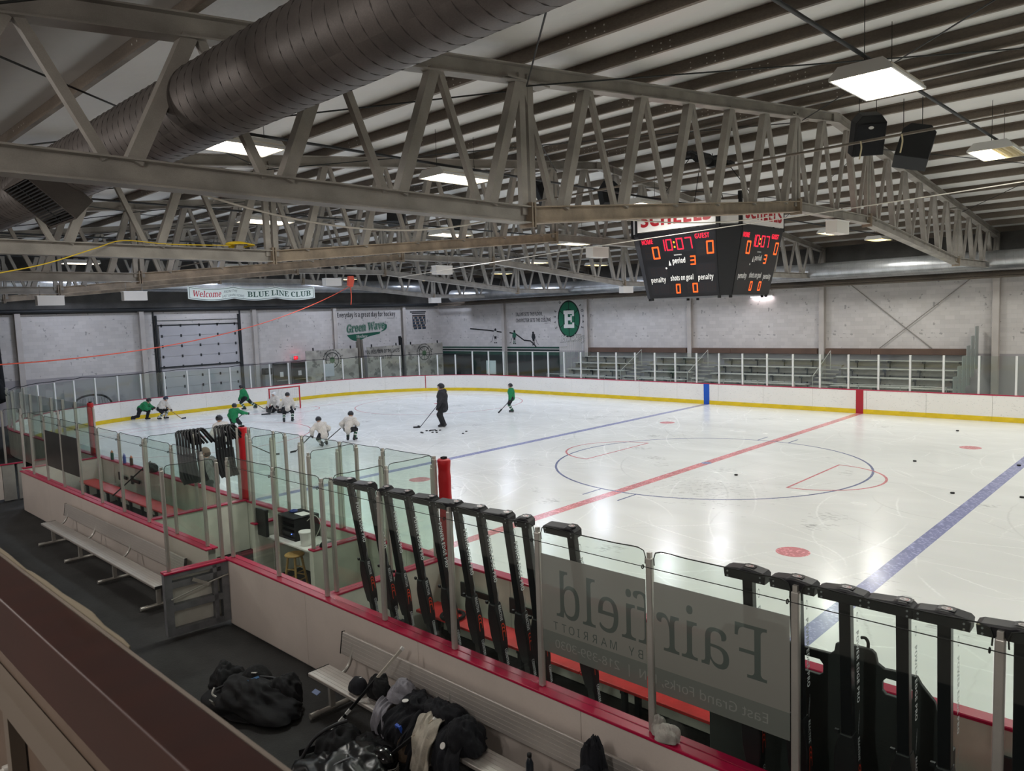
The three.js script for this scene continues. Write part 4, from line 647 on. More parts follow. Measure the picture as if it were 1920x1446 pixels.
// ---------------------------------------------------------------- speakers
{
  const t = thing('speaker', 'black speaker with a white badge hanging by the ridge of the nearest truss', 'speaker', [-4.2, 7.55, 6.05], -0.98);
  const sh = extrude([[-0.28, -0.36], [0.28, -0.36], [0.28, 0.26], [0.17, 0.4], [-0.17, 0.4], [-0.28, 0.26]], 0.36, { bevelEnabled: true, bevelSize: 0.012, bevelThickness: 0.012, bevelSegments: 1 }).translate(0, 0.1, -0.36);
  const b = new THREE.Group(); b.name = 'speaker_box'; b.rotation.x = 0.42; b.position.y = 0.3; t.add(b);
  obj('cabinet', sh, mat(0x0f1013, 0.7), b); obj('grille', extrude([[-0.26, -0.34], [0.26, -0.34], [0.26, 0.25], [-0.26, 0.25]], 0.012).translate(0, 0.1, 0.012), mat(0x15161a, 0.8, { bumpMap: N.fine, bumpScale: 0.004 }), b);
  obj('badge', new THREE.CylinderGeometry(0.05, 0.05, 0.01, 16).rotateX(Math.PI / 2).scale(1, 0.6, 1).translate(0, 0.28, 0.03), M.white, b);
  obj('hanger_rod', [rod(V(-0.16, 0.5, -0.1), V(-0.16, 1.4, -0.1), 0.007, 5), rod(V(0.16, 0.5, -0.1), V(0.16, 1.4, -0.1), 0.007, 5)], M.wire, t);
  const o = dup(t, [-4.25, 7.1, 6.85], 2.0, 'black speaker turned sideways with coiled cable on its back, right of the badge speaker'); o.children[0].rotation.z = 0.3; o.children[0].rotation.x = 0.5;
  const lab = ['far black speaker hanging left of the oval light, behind the second truss', 'far black speaker hanging between two webs above the oval light', 'black speaker seen through the middle webs of the nearest truss', 'black speaker seen through the webs left of the scoreboard'];
  [[-3.88, 7.8, -9.55, 2.3], [-1.2, 7.6, -9.65, -1.9], [-1.84, 8.1, -4.8, -2.2], [-0.63, 7.85, -3.0, 2.6]].forEach(([x, y, z, a], i) => dup(t, [x, y, z], a, lab[i]));
}
// ---------------------------------------------------------------- white boxes under the trusses, banner, cables
{
  const lab = ['white box hanging under the ridge of the nearest truss', 'white box hanging under the ridge of the second truss', 'white box hanging under the ridge of the third truss', 'white box hanging under the ridge of the fourth truss', 'white box hanging under the left part of the fourth truss', 'white box hanging at the far left of the fourth truss', 'white box hanging under the right part of the farthest truss', 'white box hanging under the right eave of the third truss'];
  [[0.2, 6.66, 3.8], [-0.25, 6.62, -3.75], [-0.4, 6.55, -11.3], [-0.6, 6.5, -18.8], [-9.35, 5.9, -18.8], [-12.2, 5.75, -18.8], [12, 5.85, -26.3], [12.1, 5.8, -11.3]].forEach(([x, y, z], i) => { const t = thing('junction_box', lab[i], 'box', [x, y, z]); obj('box_body', rbox(0.85, 0.32, 0.3, 0.015), mat(0xd3cfc8, 0.5), t); obj('box_lid', rbox(0.87, 0.03, 0.32, 0.008, 0, 0.17, 0), M.white, t); obj('hanger', [box(0.03, 0.5, 0.03, -0.3, 0.3, 0), box(0.03, 0.5, 0.03, 0.3, 0.3, 0)], M.truss, t); });
  const bn = canvasTex(2048, 192, (c, w, h) => {
    c.fillStyle = '#e3ebe4'; c.fillRect(0, 0, w, h); c.strokeStyle = '#3c4c46'; c.lineWidth = 7; c.strokeRect(24, 16, w - 48, h - 32);
    c.fillStyle = '#b52a35'; c.save(); c.translate(60, 142); c.rotate(-0.02); fit(c, 'Welcome', 0, 0, 420, 'italic bold 128px serif'); c.restore();
    c.fillStyle = '#4a5552'; fit(c, 'FROM THE', 520, 84, 220, 'italic 50px sans-serif'); fit(c, 'EAST GRAND FORKS', 490, 150, 360, 'italic 50px sans-serif'); c.fillStyle = '#1c4a3d'; fit(c, 'BLUE LINE CLUB', 900, 138, 1080, 'bold 122px serif');
  });
  const g = new THREE.PlaneGeometry(7.1, 0.62, 60, 4), p = g.attributes.position; for (let i = 0; i < p.count; i++) { const x = p.getX(i), f = (x + 3.55) / 7.1 * 3, s = Math.abs(Math.sin(f * Math.PI)); p.setY(i, p.getY(i) - 0.11 * s); p.setZ(i, 0.05 * Math.sin(x * 2.1)); } g.computeVertexNormals();
  const o = thing('banner', 'long white welcome banner with red script and green capitals', 'banner', [-0.62, 6.38, -26.05]); part('banner_cloth', g, mat(0xffffff, 0.7, { map: bn }), o); for (const x of [-3.5, -1.18, 1.18, 3.5]) obj('tie_cord', rod(V(x, 0.29, 0), V(x, Math.abs(x - 0.62) < 2.4 ? 0.5 : 0.38, -0.2), 0.008, 5), M.white, o);
  const yel = mat(0xd9b81c, 0.5), org = mat(0xe0583c, 0.6), wht = mat(0xd9d4c8, 0.6);
  const cat = (a, b, sag, n = 14) => { const r = []; for (let i = 0; i <= n; i++) { const f = i / n; r.push(a.clone().lerp(b, f).add(V(0, -sag * 4 * f * (1 - f), 0))); } return r; };
  tag(obj('rope', tube(cat(V(0.2, 6.3, -18.6), V(-17.4, 4.0, -7.6), 0.75), 0.016, 5), org), 'long orange rope sagging across the hall from the orange pulley to the left edge', 'rope');
  const pu = thing('pulley', 'orange pulley block hanging under the fourth truss', 'pulley', [0.36, 6.55, -18.8]); obj('pulley_block', extrude([[-0.16, -0.2], [0.1, -0.26], [0.2, 0.05], [0.16, 0.25], [-0.1, 0.24]], 0.12), org, pu); obj('pulley_hanger', rod(V(0, 0.2, 0.06), V(0, 0.32, 0.06), 0.02, 6), M.darkSteel, pu); obj('pulley_tail', tube([[0, -0.2, 0.05], [0.03, -0.7, 0.05], [-0.02, -1.1, 0.05]], 0.025, 5), org, pu);
  const yc = []; for (let k = 0; k < 5; k++) yc.push(new THREE.TorusGeometry(0.19, 0.012, 6, 24).scale(1.3, 0.5, 1).rotateX(0.9 + k * 0.12).translate(-12.7 + 0.03 * k, 6.33, -3.72 + k * 0.01));
  tag(obj('cable_coil', yc, yel), 'coil of yellow cable lying on the second truss', 'cable');
  tag(obj('cable', tube([[-12.9, 6.3, -3.6], [-14.2, 6.27, -3.6], [-15, 6.3, -3.6], [-15.6, 6.1, -3.2], [-16.6, 5.75, -2.6], [-17.6, 5.5, -2]], 0.01, 5), yel), 'yellow cable trailing left from the coil on the second truss', 'cable');
  tag(obj('cord', tube(cat(V(-17.5, 6.22, 3.62), V(-11.6, 6.3, 3.62), 0.48), 0.012, 5), wht), 'pale cord sagging below the nearest truss', 'cord');
  tag(obj('cord', tube(cat(V(-11.6, 6.3, 3.62), V(-3.2, 6.75, 3.62), 0.2), 0.012, 5), wht), 'pale cord strung along the nearest truss to the scoreboard', 'cord');
  tag(obj('cord', tube([V(-2, 6.98, 8.3), V(-2, 6.92, 6.75), V(-2, 6.56, -5), V(-2, 6.3, -12)], 0.012, 5), wht), 'pale cord running along the hall beside the scoreboard', 'cord');
  tag(obj('conduit', rod(V(-5.5, 7.4, -33), V(-5.5, 7.72, 25), 0.025, 6), M.purlin), 'brown conduit running along the hall before the two speakers', 'conduit');
  [[-5.54, 7.6, 6.35], [-5.54, 7.6, 7.05]].forEach(([x, y, z], i) => tag(obj('hook_strap', tube([[x, y + 0.02, z], [x - 0.02, y - 0.1, z + 0.02], [x, y - 0.3, z - 0.02]], 0.014, 5), mat(0xd8cba6, 0.6)), i ? 'short cream strap hanging in front of the turned speaker' : 'short cream strap hanging beside the badge speaker', 'strap'));
  const nm = { 8.1: 'nearest lighting', 0.2: 'second lighting', '-7.4': 'third lighting', '-15': 'fourth lighting', '-22.5': 'fifth lighting' };
  for (const z of [8.1, 0.2, -7.4, -15, -22.5]) tag(obj('conduit', rod(V(-15, 7.62, z), V(15, 7.62, z), 0.025, 6), M.darkSteel), `dark conduit across the hall over the ${nm[z]} row`, 'conduit');
  let k = 0; for (const [z0, z1] of [[11.3, 3.8], [3.8, -3.75], [-3.75, -11.3], [-11.3, -18.8]]) for (const [xa, xb] of [[-19, -12], [-12, -2.4], [2.4, 12]]) { const t = thing('roof_bracing', ['left', 'middle', 'right'][k % 3] + ' pair of thin crossed roof rods in the ' + ['bay over the camera', 'bay before the scoreboard', 'bay behind the scoreboard', 'bay in the distance'][Math.floor(k / 3)], 'bracing'); k++; obj('brace_rod', rod(V(xa, yt(xa) - 0.2, z0 - 0.15), V(xb, yt(xb) - 0.2, z1 + 0.15), 0.012, 5), M.wire, t); obj('brace_rod', rod(V(xb, yt(xb) - 0.2, z0 - 0.15), V(xa, yt(xa) - 0.2, z1 + 0.15), 0.012, 5), M.wire, t); }
}
// ---------------------------------------------------------------- black training sticks hooked over the glass
{
  const blk = mat(0x121317, 0.33), blk2 = mat(0x17181c, 0.5);
  const txt = canvasTex(128, 1536, (c, w, h) => {
    c.clearRect(0, 0, w, h); c.save(); c.translate(w / 2, 0); c.rotate(Math.PI / 2); c.textBaseline = 'middle';
    c.fillStyle = '#e2e4e8'; fit(c, 'POWER EDGE PRO', 150, 0, 440, 'bold 112px sans-serif'); c.beginPath(); c.lineWidth = 6; c.strokeStyle = '#a9abb0'; c.arc(70, 0, 26, 0, 7); c.stroke();
    c.fillStyle = '#8e9096'; for (let k = 0; k < 5; k++) c.fillRect(640 + k * 20, -30 + k * 11, 60, 6);
    c.fillStyle = '#c9cbd0'; fit(c, 'REACTIVE', 800, 6, 150, 'bold 84px sans-serif'); fit(c, 'COUNTERS', 1215, 10, 160, 'bold 84px sans-serif');
    c.strokeStyle = '#e2452a'; c.lineWidth = 11; for (let k = 0; k < 3; k++) { c.beginPath(); c.arc(1020 + k * 34, -4, 40, 2.2, 5.4); c.stroke(); } c.beginPath(); c.moveTo(1000, 20); c.lineTo(1130, 36); c.stroke();
    c.restore();
  });
  const tm = new THREE.MeshStandardMaterial({ map: txt, transparent: true, roughness: 0.4, side: THREE.DoubleSide });
  const screw = mat(0xb9bbc0, 0.3, { metalness: 0.7 });
  const badge = mat(0xffffff, 0.4, { map: canvasTex(128, 64, (c, w, h) => { c.fillStyle = '#17181c'; c.fillRect(0, 0, w, h); c.fillStyle = '#c9c4c2'; c.beginPath(); c.ellipse(64, 32, 44, 24, 0, 0, 7); c.fill(); c.strokeStyle = '#a83a34'; c.lineWidth = 7; c.beginPath(); c.arc(54, 32, 16, 1, 5); c.stroke(); c.fillStyle = '#17181c'; c.fillRect(66, 20, 26, 6); c.fillRect(72, 34, 20, 6); }) });
  function make(kind) {                                                // origin where it hooks the glass top; z along the bench, bottom at the floor
    const t = new THREE.Group(), a = kind === 'T' ? -0.165 : kind === 'end' ? -0.09 : kind === 'R' ? -0.22 : -0.29, b = kind === 'T' ? 0.14 : 0.06;
    const st = new THREE.Group(); st.name = 'shaft'; t.add(st);
    obj('shaft', rbox(0.072, 2.5, 0.08, 0.008, 0, -1.28, 0), blk, st);
    obj('head', extrude([[a, -0.025], [a - 0.005, 0.025], [a + 0.015, 0.034], [-0.05, 0.045], [-0.02, 0.055], [0.03, 0.054], [b - 0.008, 0.038], [b + 0.005, 0.025], [b, -0.025]], 0.1, { bevelEnabled: true, bevelSize: 0.012, bevelThickness: 0.012, bevelSegments: 2 }).translate(0, 0, -0.05).rotateY(-Math.PI / 2), blk2, t);
    for (const z of [a + 0.02, b - 0.02]) for (const y of [-0.018, 0.018]) obj('screw', new THREE.CylinderGeometry(0.007, 0.007, 0.006, 8).rotateZ(Math.PI / 2).translate(-0.064, y, z), screw, t);
    const bd = part('badge', new THREE.PlaneGeometry(0.1, 0.06).rotateX(-Math.PI / 2).rotateZ(0), badge, t); bd.position.set(0, 0.0695, 0.01); bd.rotation.y = Math.PI / 2; bd.visible = true;
    obj('grip_block', extrude([[-0.036, -1.04], [-0.072, -1.16], [-0.08, -1.24], [-0.076, -1.42], [-0.045, -1.6], [0.04, -1.62], [0.056, -1.5], [0.066, -1.3], [0.055, -1.16], [0.038, -1.04]], 0.09, { bevelEnabled: true, bevelSize: 0.008, bevelThickness: 0.008, bevelSegments: 1 }).translate(0, 0, -0.045).rotateY(-Math.PI / 2), blk2, st);
    const d = part('lettering', new THREE.PlaneGeometry(0.075, 1.9), tm, st); d.position.set(0, -1.0, 0.0755);
    obj('toggle', [box(0.02, 0.03, 0.03, -0.05, -1.02, -0.06)], blk2, st);
    return t;
  }
  const P = { L: make('L'), R: make('R'), end: make('end'), T: make('T') };
  const L = [[3.5, 'L'], [3.93, 'L'], [4.26, 'end'], [4.65, 'L'], [5.08, 'L'], [5.49, 'L'], [5.85, 'L'], [6.24, 'L'], [6.5, 'end'], [7.08, 'L']];
  const ord = ['first', 'second', 'third', 'fourth', 'fifth', 'sixth', 'seventh', 'eighth', 'ninth'];
  L.forEach(([z, k], i) => {
    const o = P[k].clone(); o.name = numbered('training_stick'); scene.add(o); o.position.set(XB + 0.15, 2.62, z); o.rotation.z = 0.155; o.rotation.y = k === 'end' ? 0.15 : 0;
    tag(o, i === 9 ? 'lone black training stick hooked over the glass left of the grey advertising film' : `${ord[i]} from the left of the lettered black training sticks hooked over the near glass`, 'training stick', 'lettered training sticks on the near glass');
  });
  const lr = ['black T-topped stick behind the right half of the grey film', 'black T-topped stick hooked beside the post at the right end of the film', 'black T-topped stick before the left hand-hole of the black cart', 'black hook-topped stick before the right hand-hole of the black cart', 'black T-topped stick at the right edge of the black cart', 'black hook-topped stick at the far right of the picture'];
  [[8.83, 'T'], [9.2, 'T'], [9.555, 'T'], [9.93, 'R'], [10.18, 'T'], [10.6, 'R']].forEach(([z, k], i) => {
    const o = P[k].clone(); o.name = numbered('training_stick'); scene.add(o); o.position.set(XB + 0.15, 2.6, z); o.rotation.z = 0.06;
    tag(o, lr[i], 'training stick', 'training sticks on the right panes');
  });
  // bent sticks hooked over the glass of the first partition, in two bunches
  const bentGeo = boxUV(bare(tube([[0.02, -0.98, 0.06], [-0.02, -0.86, 0.07], [-0.06, -0.6, 0.07], [-0.07, -0.1, 0.06], [-0.06, 0.02, 0.02], [0.0, 0.055, 0], [0.05, 0.03, 0], [0.15, -0.1, 0], [0.26, -0.25, 0]], 0.024, 7, 40)));
  const pal = boxUV(bare(extrude([[-0.085, -0.4], [-0.03, -0.4], [0.0, -0.8], [0.06, -0.98], [0.0, -1.0], [-0.07, -0.86]], 0.03).translate(0, 0, 0.055)));
  const bent = (x, label, grp) => { const o = new THREE.Group(); o.name = numbered('bent_stick'); scene.add(o); part('bent_shaft', bentGeo, blk, o); part('blade', pal, blk2, o); o.position.set(x, 2.585, -3.3); tag(o, label, 'training stick', grp); };
  const nb = ['leftmost', 'second', 'third', 'fourth', 'fifth', 'sixth', 'seventh', 'rightmost'], nc = ['leftmost', 'second', 'third', 'fourth', 'fifth', 'rightmost'];
  [0, 0.055, 0.11, 0.165, 0.22, 0.29, 0.38, 0.44].forEach((d, i) => bent(-14.36 + d, `${nb[i]} bent black stick in the partition-glass bunch left of the boy`, 'bent sticks left of the boy'));
  [0, 0.07, 0.13, 0.18, 0.25, 0.31].forEach((d, i) => bent(-13.6 + d, `${nc[i]} bent black stick in the partition-glass bunch right of the boy`, 'bent sticks right of the boy'));
  // black carrying cart with hand holes, standing in the near bench box
  const cart = thing('stick_cart', 'black plastic carrying cart with two hand-holes standing behind the glass at the right', 'cart', [-14.6, 0, 0]);
  const s = new THREE.Shape(); [[8.25, 0.32], [10.05, 0.32], [10.08, 1.55], [10.02, 1.8], [9.93, 1.9], [9.9, 1.95], [9.74, 1.945], [9.68, 1.94], [9.63, 1.97], [9.615, 2.04], [9.59, 2.06], [9.37, 2.06], [9.335, 2.04], [9.325, 1.98], [9.29, 1.945], [9.08, 1.94], [8.95, 1.945], [8.93, 1.98], [8.925, 2.04], [8.9, 2.06], [8.68, 2.06], [8.64, 1.97], [8.6, 1.945], [8.4, 1.95], [8.32, 1.8], [8.25, 1.55]].forEach((q, i) => i ? s.lineTo(...q) : s.moveTo(...q));
  for (const [a, b] of [[9.02, 9.24], [9.665, 9.88]]) { const h = new THREE.Path(); h.moveTo(a + 0.03, 1.75); h.lineTo(a, 1.78); h.lineTo(a, 1.85); h.lineTo(a + 0.03, 1.885); h.lineTo(b - 0.03, 1.885); h.lineTo(b, 1.85); h.lineTo(b, 1.78); h.lineTo(b - 0.03, 1.75); h.closePath(); s.holes.push(h); }
  const cm = mat(0x2b2e2e, 0.5, { bumpMap: N.fine, bumpScale: 0.001 });
  obj('cart_side', new THREE.ExtrudeGeometry(s, { depth: 0.03, bevelEnabled: true, bevelSize: 0.005, bevelThickness: 0.005, bevelSegments: 1, curveSegments: 4 }).rotateY(-Math.PI / 2), cm, cart);
  obj('cart_tray', [box(0.5, 0.04, 1.75, 0.25, 0.34, 9.15), box(0.03, 0.9, 1.75, 0.5, 0.78, 9.15), box(0.5, 0.9, 0.03, 0.25, 0.78, 8.28), box(0.5, 0.9, 0.03, 0.25, 0.78, 10.02)], cm, cart);
  obj('hook', tube([[0.02, 2.02, 9.55], [0.02, 2.1, 9.55], [0.02, 2.125, 9.53], [0.02, 2.12, 9.5]], 0.012, 6), M.black, cart);
  for (const z of [8.5, 9.85]) for (const x of [0.06, 0.44]) obj('caster', [new THREE.CylinderGeometry(0.14, 0.14, 0.05, 16).rotateZ(Math.PI / 2).translate(x, 0.14, z), box(0.08, 0.12, 0.05, x, 0.27, z)], M.blackMatte, cart);
}
// ---------------------------------------------------------------- aluminium benches on the walkway
{
  const t = thing('aluminium_bench', 'long empty aluminium bench with backrest along the far bench wall', 'bench', [0, 0, -4.27]);
  const half = 3.18;
  const plank = (w, th) => { const g = [rbox(w, th, half * 2, 0.012)]; for (let k = -2; k <= 2; k++) g.push(box(0.006, 0.004, half * 2 - 0.02, k * w / 6, th / 2 + 0.001, 0)); return g; };
  obj('seat_plank', plank(0.3, 0.045).map(g => g.translate(-15.68, 0.43, 0)), M.aluSeat, t);
  obj('backrest_plank', plank(0.27, 0.04).map(g => g.rotateZ(Math.PI / 2 - 0.16).translate(-15.32, 0.66, 0)), M.aluSeat, t);
  for (const e of [-1, 1]) { obj('end_cap', rbox(0.305, 0.05, 0.012, 0.005, -15.68, 0.43, e * (half + 0.004)), M.blackMatte, t); obj('end_cap', new THREE.BoxGeometry(0.275, 0.045, 0.012).rotateZ(Math.PI / 2 - 0.16).translate(-15.32, 0.66, e * (half + 0.004)), M.blackMatte, t); }
  for (const z of [-2.95, -1.15, 0.8, 2.85]) {
    obj('foot_tube', [rod(V(-15.92, 0.035, z), V(-15.25, 0.035, z), 0.03, 10), rod(V(-15.96, 0.036, z), V(-15.84, 0.036, z), 0.036, 10)], M.alu, t);
    obj('leg_post', rbox(0.07, 0.38, 0.05, 0.008, -15.66, 0.22, z), M.alu, t);
    obj('back_bracket', tube([[-15.62, 0.4, z], [-15.48, 0.4, z], [-15.4, 0.46, z], [-15.345, 0.58, z], [-15.31, 0.72, z]], 0.022, 8), M.alu, t);
  }
  dup(t, [0, 0, 6.73], 0, 'aluminium bench with backrest at the near wall, piled with jackets and gear');
}
// ---------------------------------------------------------------- stool, score table
{
  const wood = mat(0xffffff, 0.45, { map: tex(256, 256, (u, v) => { const g = fbm(u * 1, v, 3, 3, 111) * 14, k = 0.86 + 0.1 * Math.sin(g * 3 + u * 30) * 0.5 + 0.05 * (fbm(u, v, 40, 2, 115) - 0.5); return [0.82 * k, 0.66 * k, 0.4 * k]; }, true, [2, 2]) });
  const t = thing('stool', 'round wooden stool by the score table', 'stool', [-13.72, 0, -0.34]);
  obj('seat', lathe([[0, 0.585], [0.16, 0.585], [0.172, 0.595], [0.172, 0.612], [0.155, 0.625], [0, 0.622]], 28), wood, t);
  for (let k = 0; k < 4; k++) { const a = k * Math.PI / 2 + 0.5; obj('leg', rod(V(0.2 * Math.cos(a), 0, 0.2 * Math.sin(a)), V(0.11 * Math.cos(a), 0.59, 0.11 * Math.sin(a)), 0.019, 10, 0.022), wood, t); const b = a + Math.PI / 2; for (const y of k % 2 ? [0.22, 0.36] : [0.17, 0.31]) { const r = 0.2 - 0.09 * y / 0.59; obj('rung', rod(V(r * Math.cos(a), y, r * Math.sin(a)), V(r * Math.cos(b), y, r * Math.sin(b)), 0.011, 8), wood, t); } }
  const tb = thing('score_table', 'white score table shelf along the boards between the short walls', 'table', [0, 0, 0]);
  obj('table_top', rbox(0.62, 0.035, 2.1, 0.008, -13.44, 0.76, -0.2), M.white, tb); for (const z of [-1.1, 0.75]) obj('leg', box(0.05, 0.75, 0.05, -13.68, 0.37, z), M.alu, tb);
  const rk = thing('equipment_rack', 'open black electronics rack on the score table', 'electronics', [-13.36, 0.78, -0.78]);
  obj('rack_case', [box(0.5, 0.02, 0.62, 0, 0.4, 0), box(0.5, 0.02, 0.62, 0, 0.01, 0), box(0.5, 0.4, 0.02, 0, 0.2, 0.3), box(0.5, 0.4, 0.02, 0, 0.2, -0.3), box(0.02, 0.4, 0.6, 0.24, 0.2, 0)], M.blackMatte, rk);
  obj('rack_unit', [rbox(0.4, 0.09, 0.52, 0.006, 0, 0.08, 0), rbox(0.4, 0.05, 0.52, 0.006, 0, 0.2, 0), rbox(0.36, 0.06, 0.5, 0.006, 0.02, 0.3, 0)], M.black, rk); obj('power_light', new THREE.SphereGeometry(0.008, 8, 6).translate(-0.205, 0.09, 0.1), new THREE.MeshStandardMaterial({ color: 0x4060ff, emissive: 0x5070ff, emissiveIntensity: 6 }), rk);
  tag(obj('paper_sheets', [box(0.22, 0.004, 0.3, -13.36, 1.185, -0.62), box(0.2, 0.004, 0.28, -13.3, 1.189, -0.7)], M.white), 'white papers lying on the black electronics rack', 'paper');
  tag(obj('tape_roll', new THREE.TorusGeometry(0.055, 0.022, 8, 20).rotateX(Math.PI / 2).translate(-13.34, 1.21, -0.95), mat(0x2b3f86, 0.5)), 'blue tape roll on the black electronics rack', 'tape');
  const mo = thing('monitor', 'black flat panel hung on the short wall left of the score table', 'monitor', [-13.86, 0.98, -1.16]); obj('screen_case', rbox(0.06, 0.5, 0.36, 0.012, 0, 0.1, 0), M.black, mo); obj('mount', box(0.12, 0.05, 0.05, 0.06, 0.28, 0), M.darkSteel, mo);
  const bucket = (name, label, x, y, z, s = 1) => { const b = thing(name, label, 'bucket', [x, y, z]); obj('pail', lathe([[0, 0], [0.115 * s, 0], [0.14 * s, 0.3 * s], [0.15 * s, 0.3 * s], [0.15 * s, 0.33 * s], [0.132 * s, 0.33 * s], [0.11 * s, 0.02], [0, 0.02]], 28), M.white, b); obj('lid', lathe([[0, 0.335 * s], [0.155 * s, 0.335 * s], [0.158 * s, 0.32 * s], [0.16 * s, 0.355 * s], [0, 0.35 * s]], 28), M.white, b); return b; };
  bucket('bucket', 'white plastic bucket with lid on the score table', -13.6, 0.78, -0.14, 0.72);
  bucket('bucket', 'white lidded bucket on the floor of the far bench box', -13.4, 0, -10.6, 1.3);
  const co = thing('scoreboard_console', 'grey scoring console with dark keypad on the score table', 'console', [-13.38, 0.78, 0.45], 0.1); obj('console_case', rbox(0.42, 0.08, 0.52, 0.012, 0, 0.04, 0), mat(0x8f948e, 0.5), co); obj('keypad', rbox(0.3, 0.012, 0.36, 0.005, -0.02, 0.085, 0), M.black, co);
  tag(obj('headset', tube([[-13.85, 1.055, 0.9], [-13.92, 1.1, 0.93], [-13.98, 1.06, 0.97], [-13.9, 1.056, 1.0]], 0.025, 6), M.blackMatte), 'small black headset on the cap right of the score table', 'headset');
  tag(obj('power_cord', tube([[-13.36, 1.1, -0.48], [-13.3, 1.22, -0.3], [-13.3, 1.1, -0.12], [-13.33, 0.785, -0.3]], 0.008, 5), mat(0xb9b6ae, 0.5)), 'pale cord looping from the black electronics rack', 'cord');
  // bottles on the boards
  [['sport bottle with green body standing on the far bench cap', 0x2f5a48, 0xc77b2a, -11.19], ['blue bottle standing on the far bench cap', 0x4a5ea8, 0x5a6cb8, -10.26], ['brown bottle with orange cap on the far bench cap', 0x4d4030, 0xcf6a2c, -9.75]].forEach(([l, c, k, z]) => { const b = thing('water_bottle', l, 'bottle', [-13.05, 1.028, z]); obj('bottle_body', lathe([[0, 0], [0.04, 0], [0.042, 0.01], [0.042, 0.17], [0.03, 0.2], [0, 0.2]], 16), mat(c, 0.4), b); obj('bottle_cap', lathe([[0, 0.2], [0.034, 0.2], [0.034, 0.23], [0.014, 0.24], [0.012, 0.27], [0, 0.27]], 16), mat(k, 0.4), b); });
}
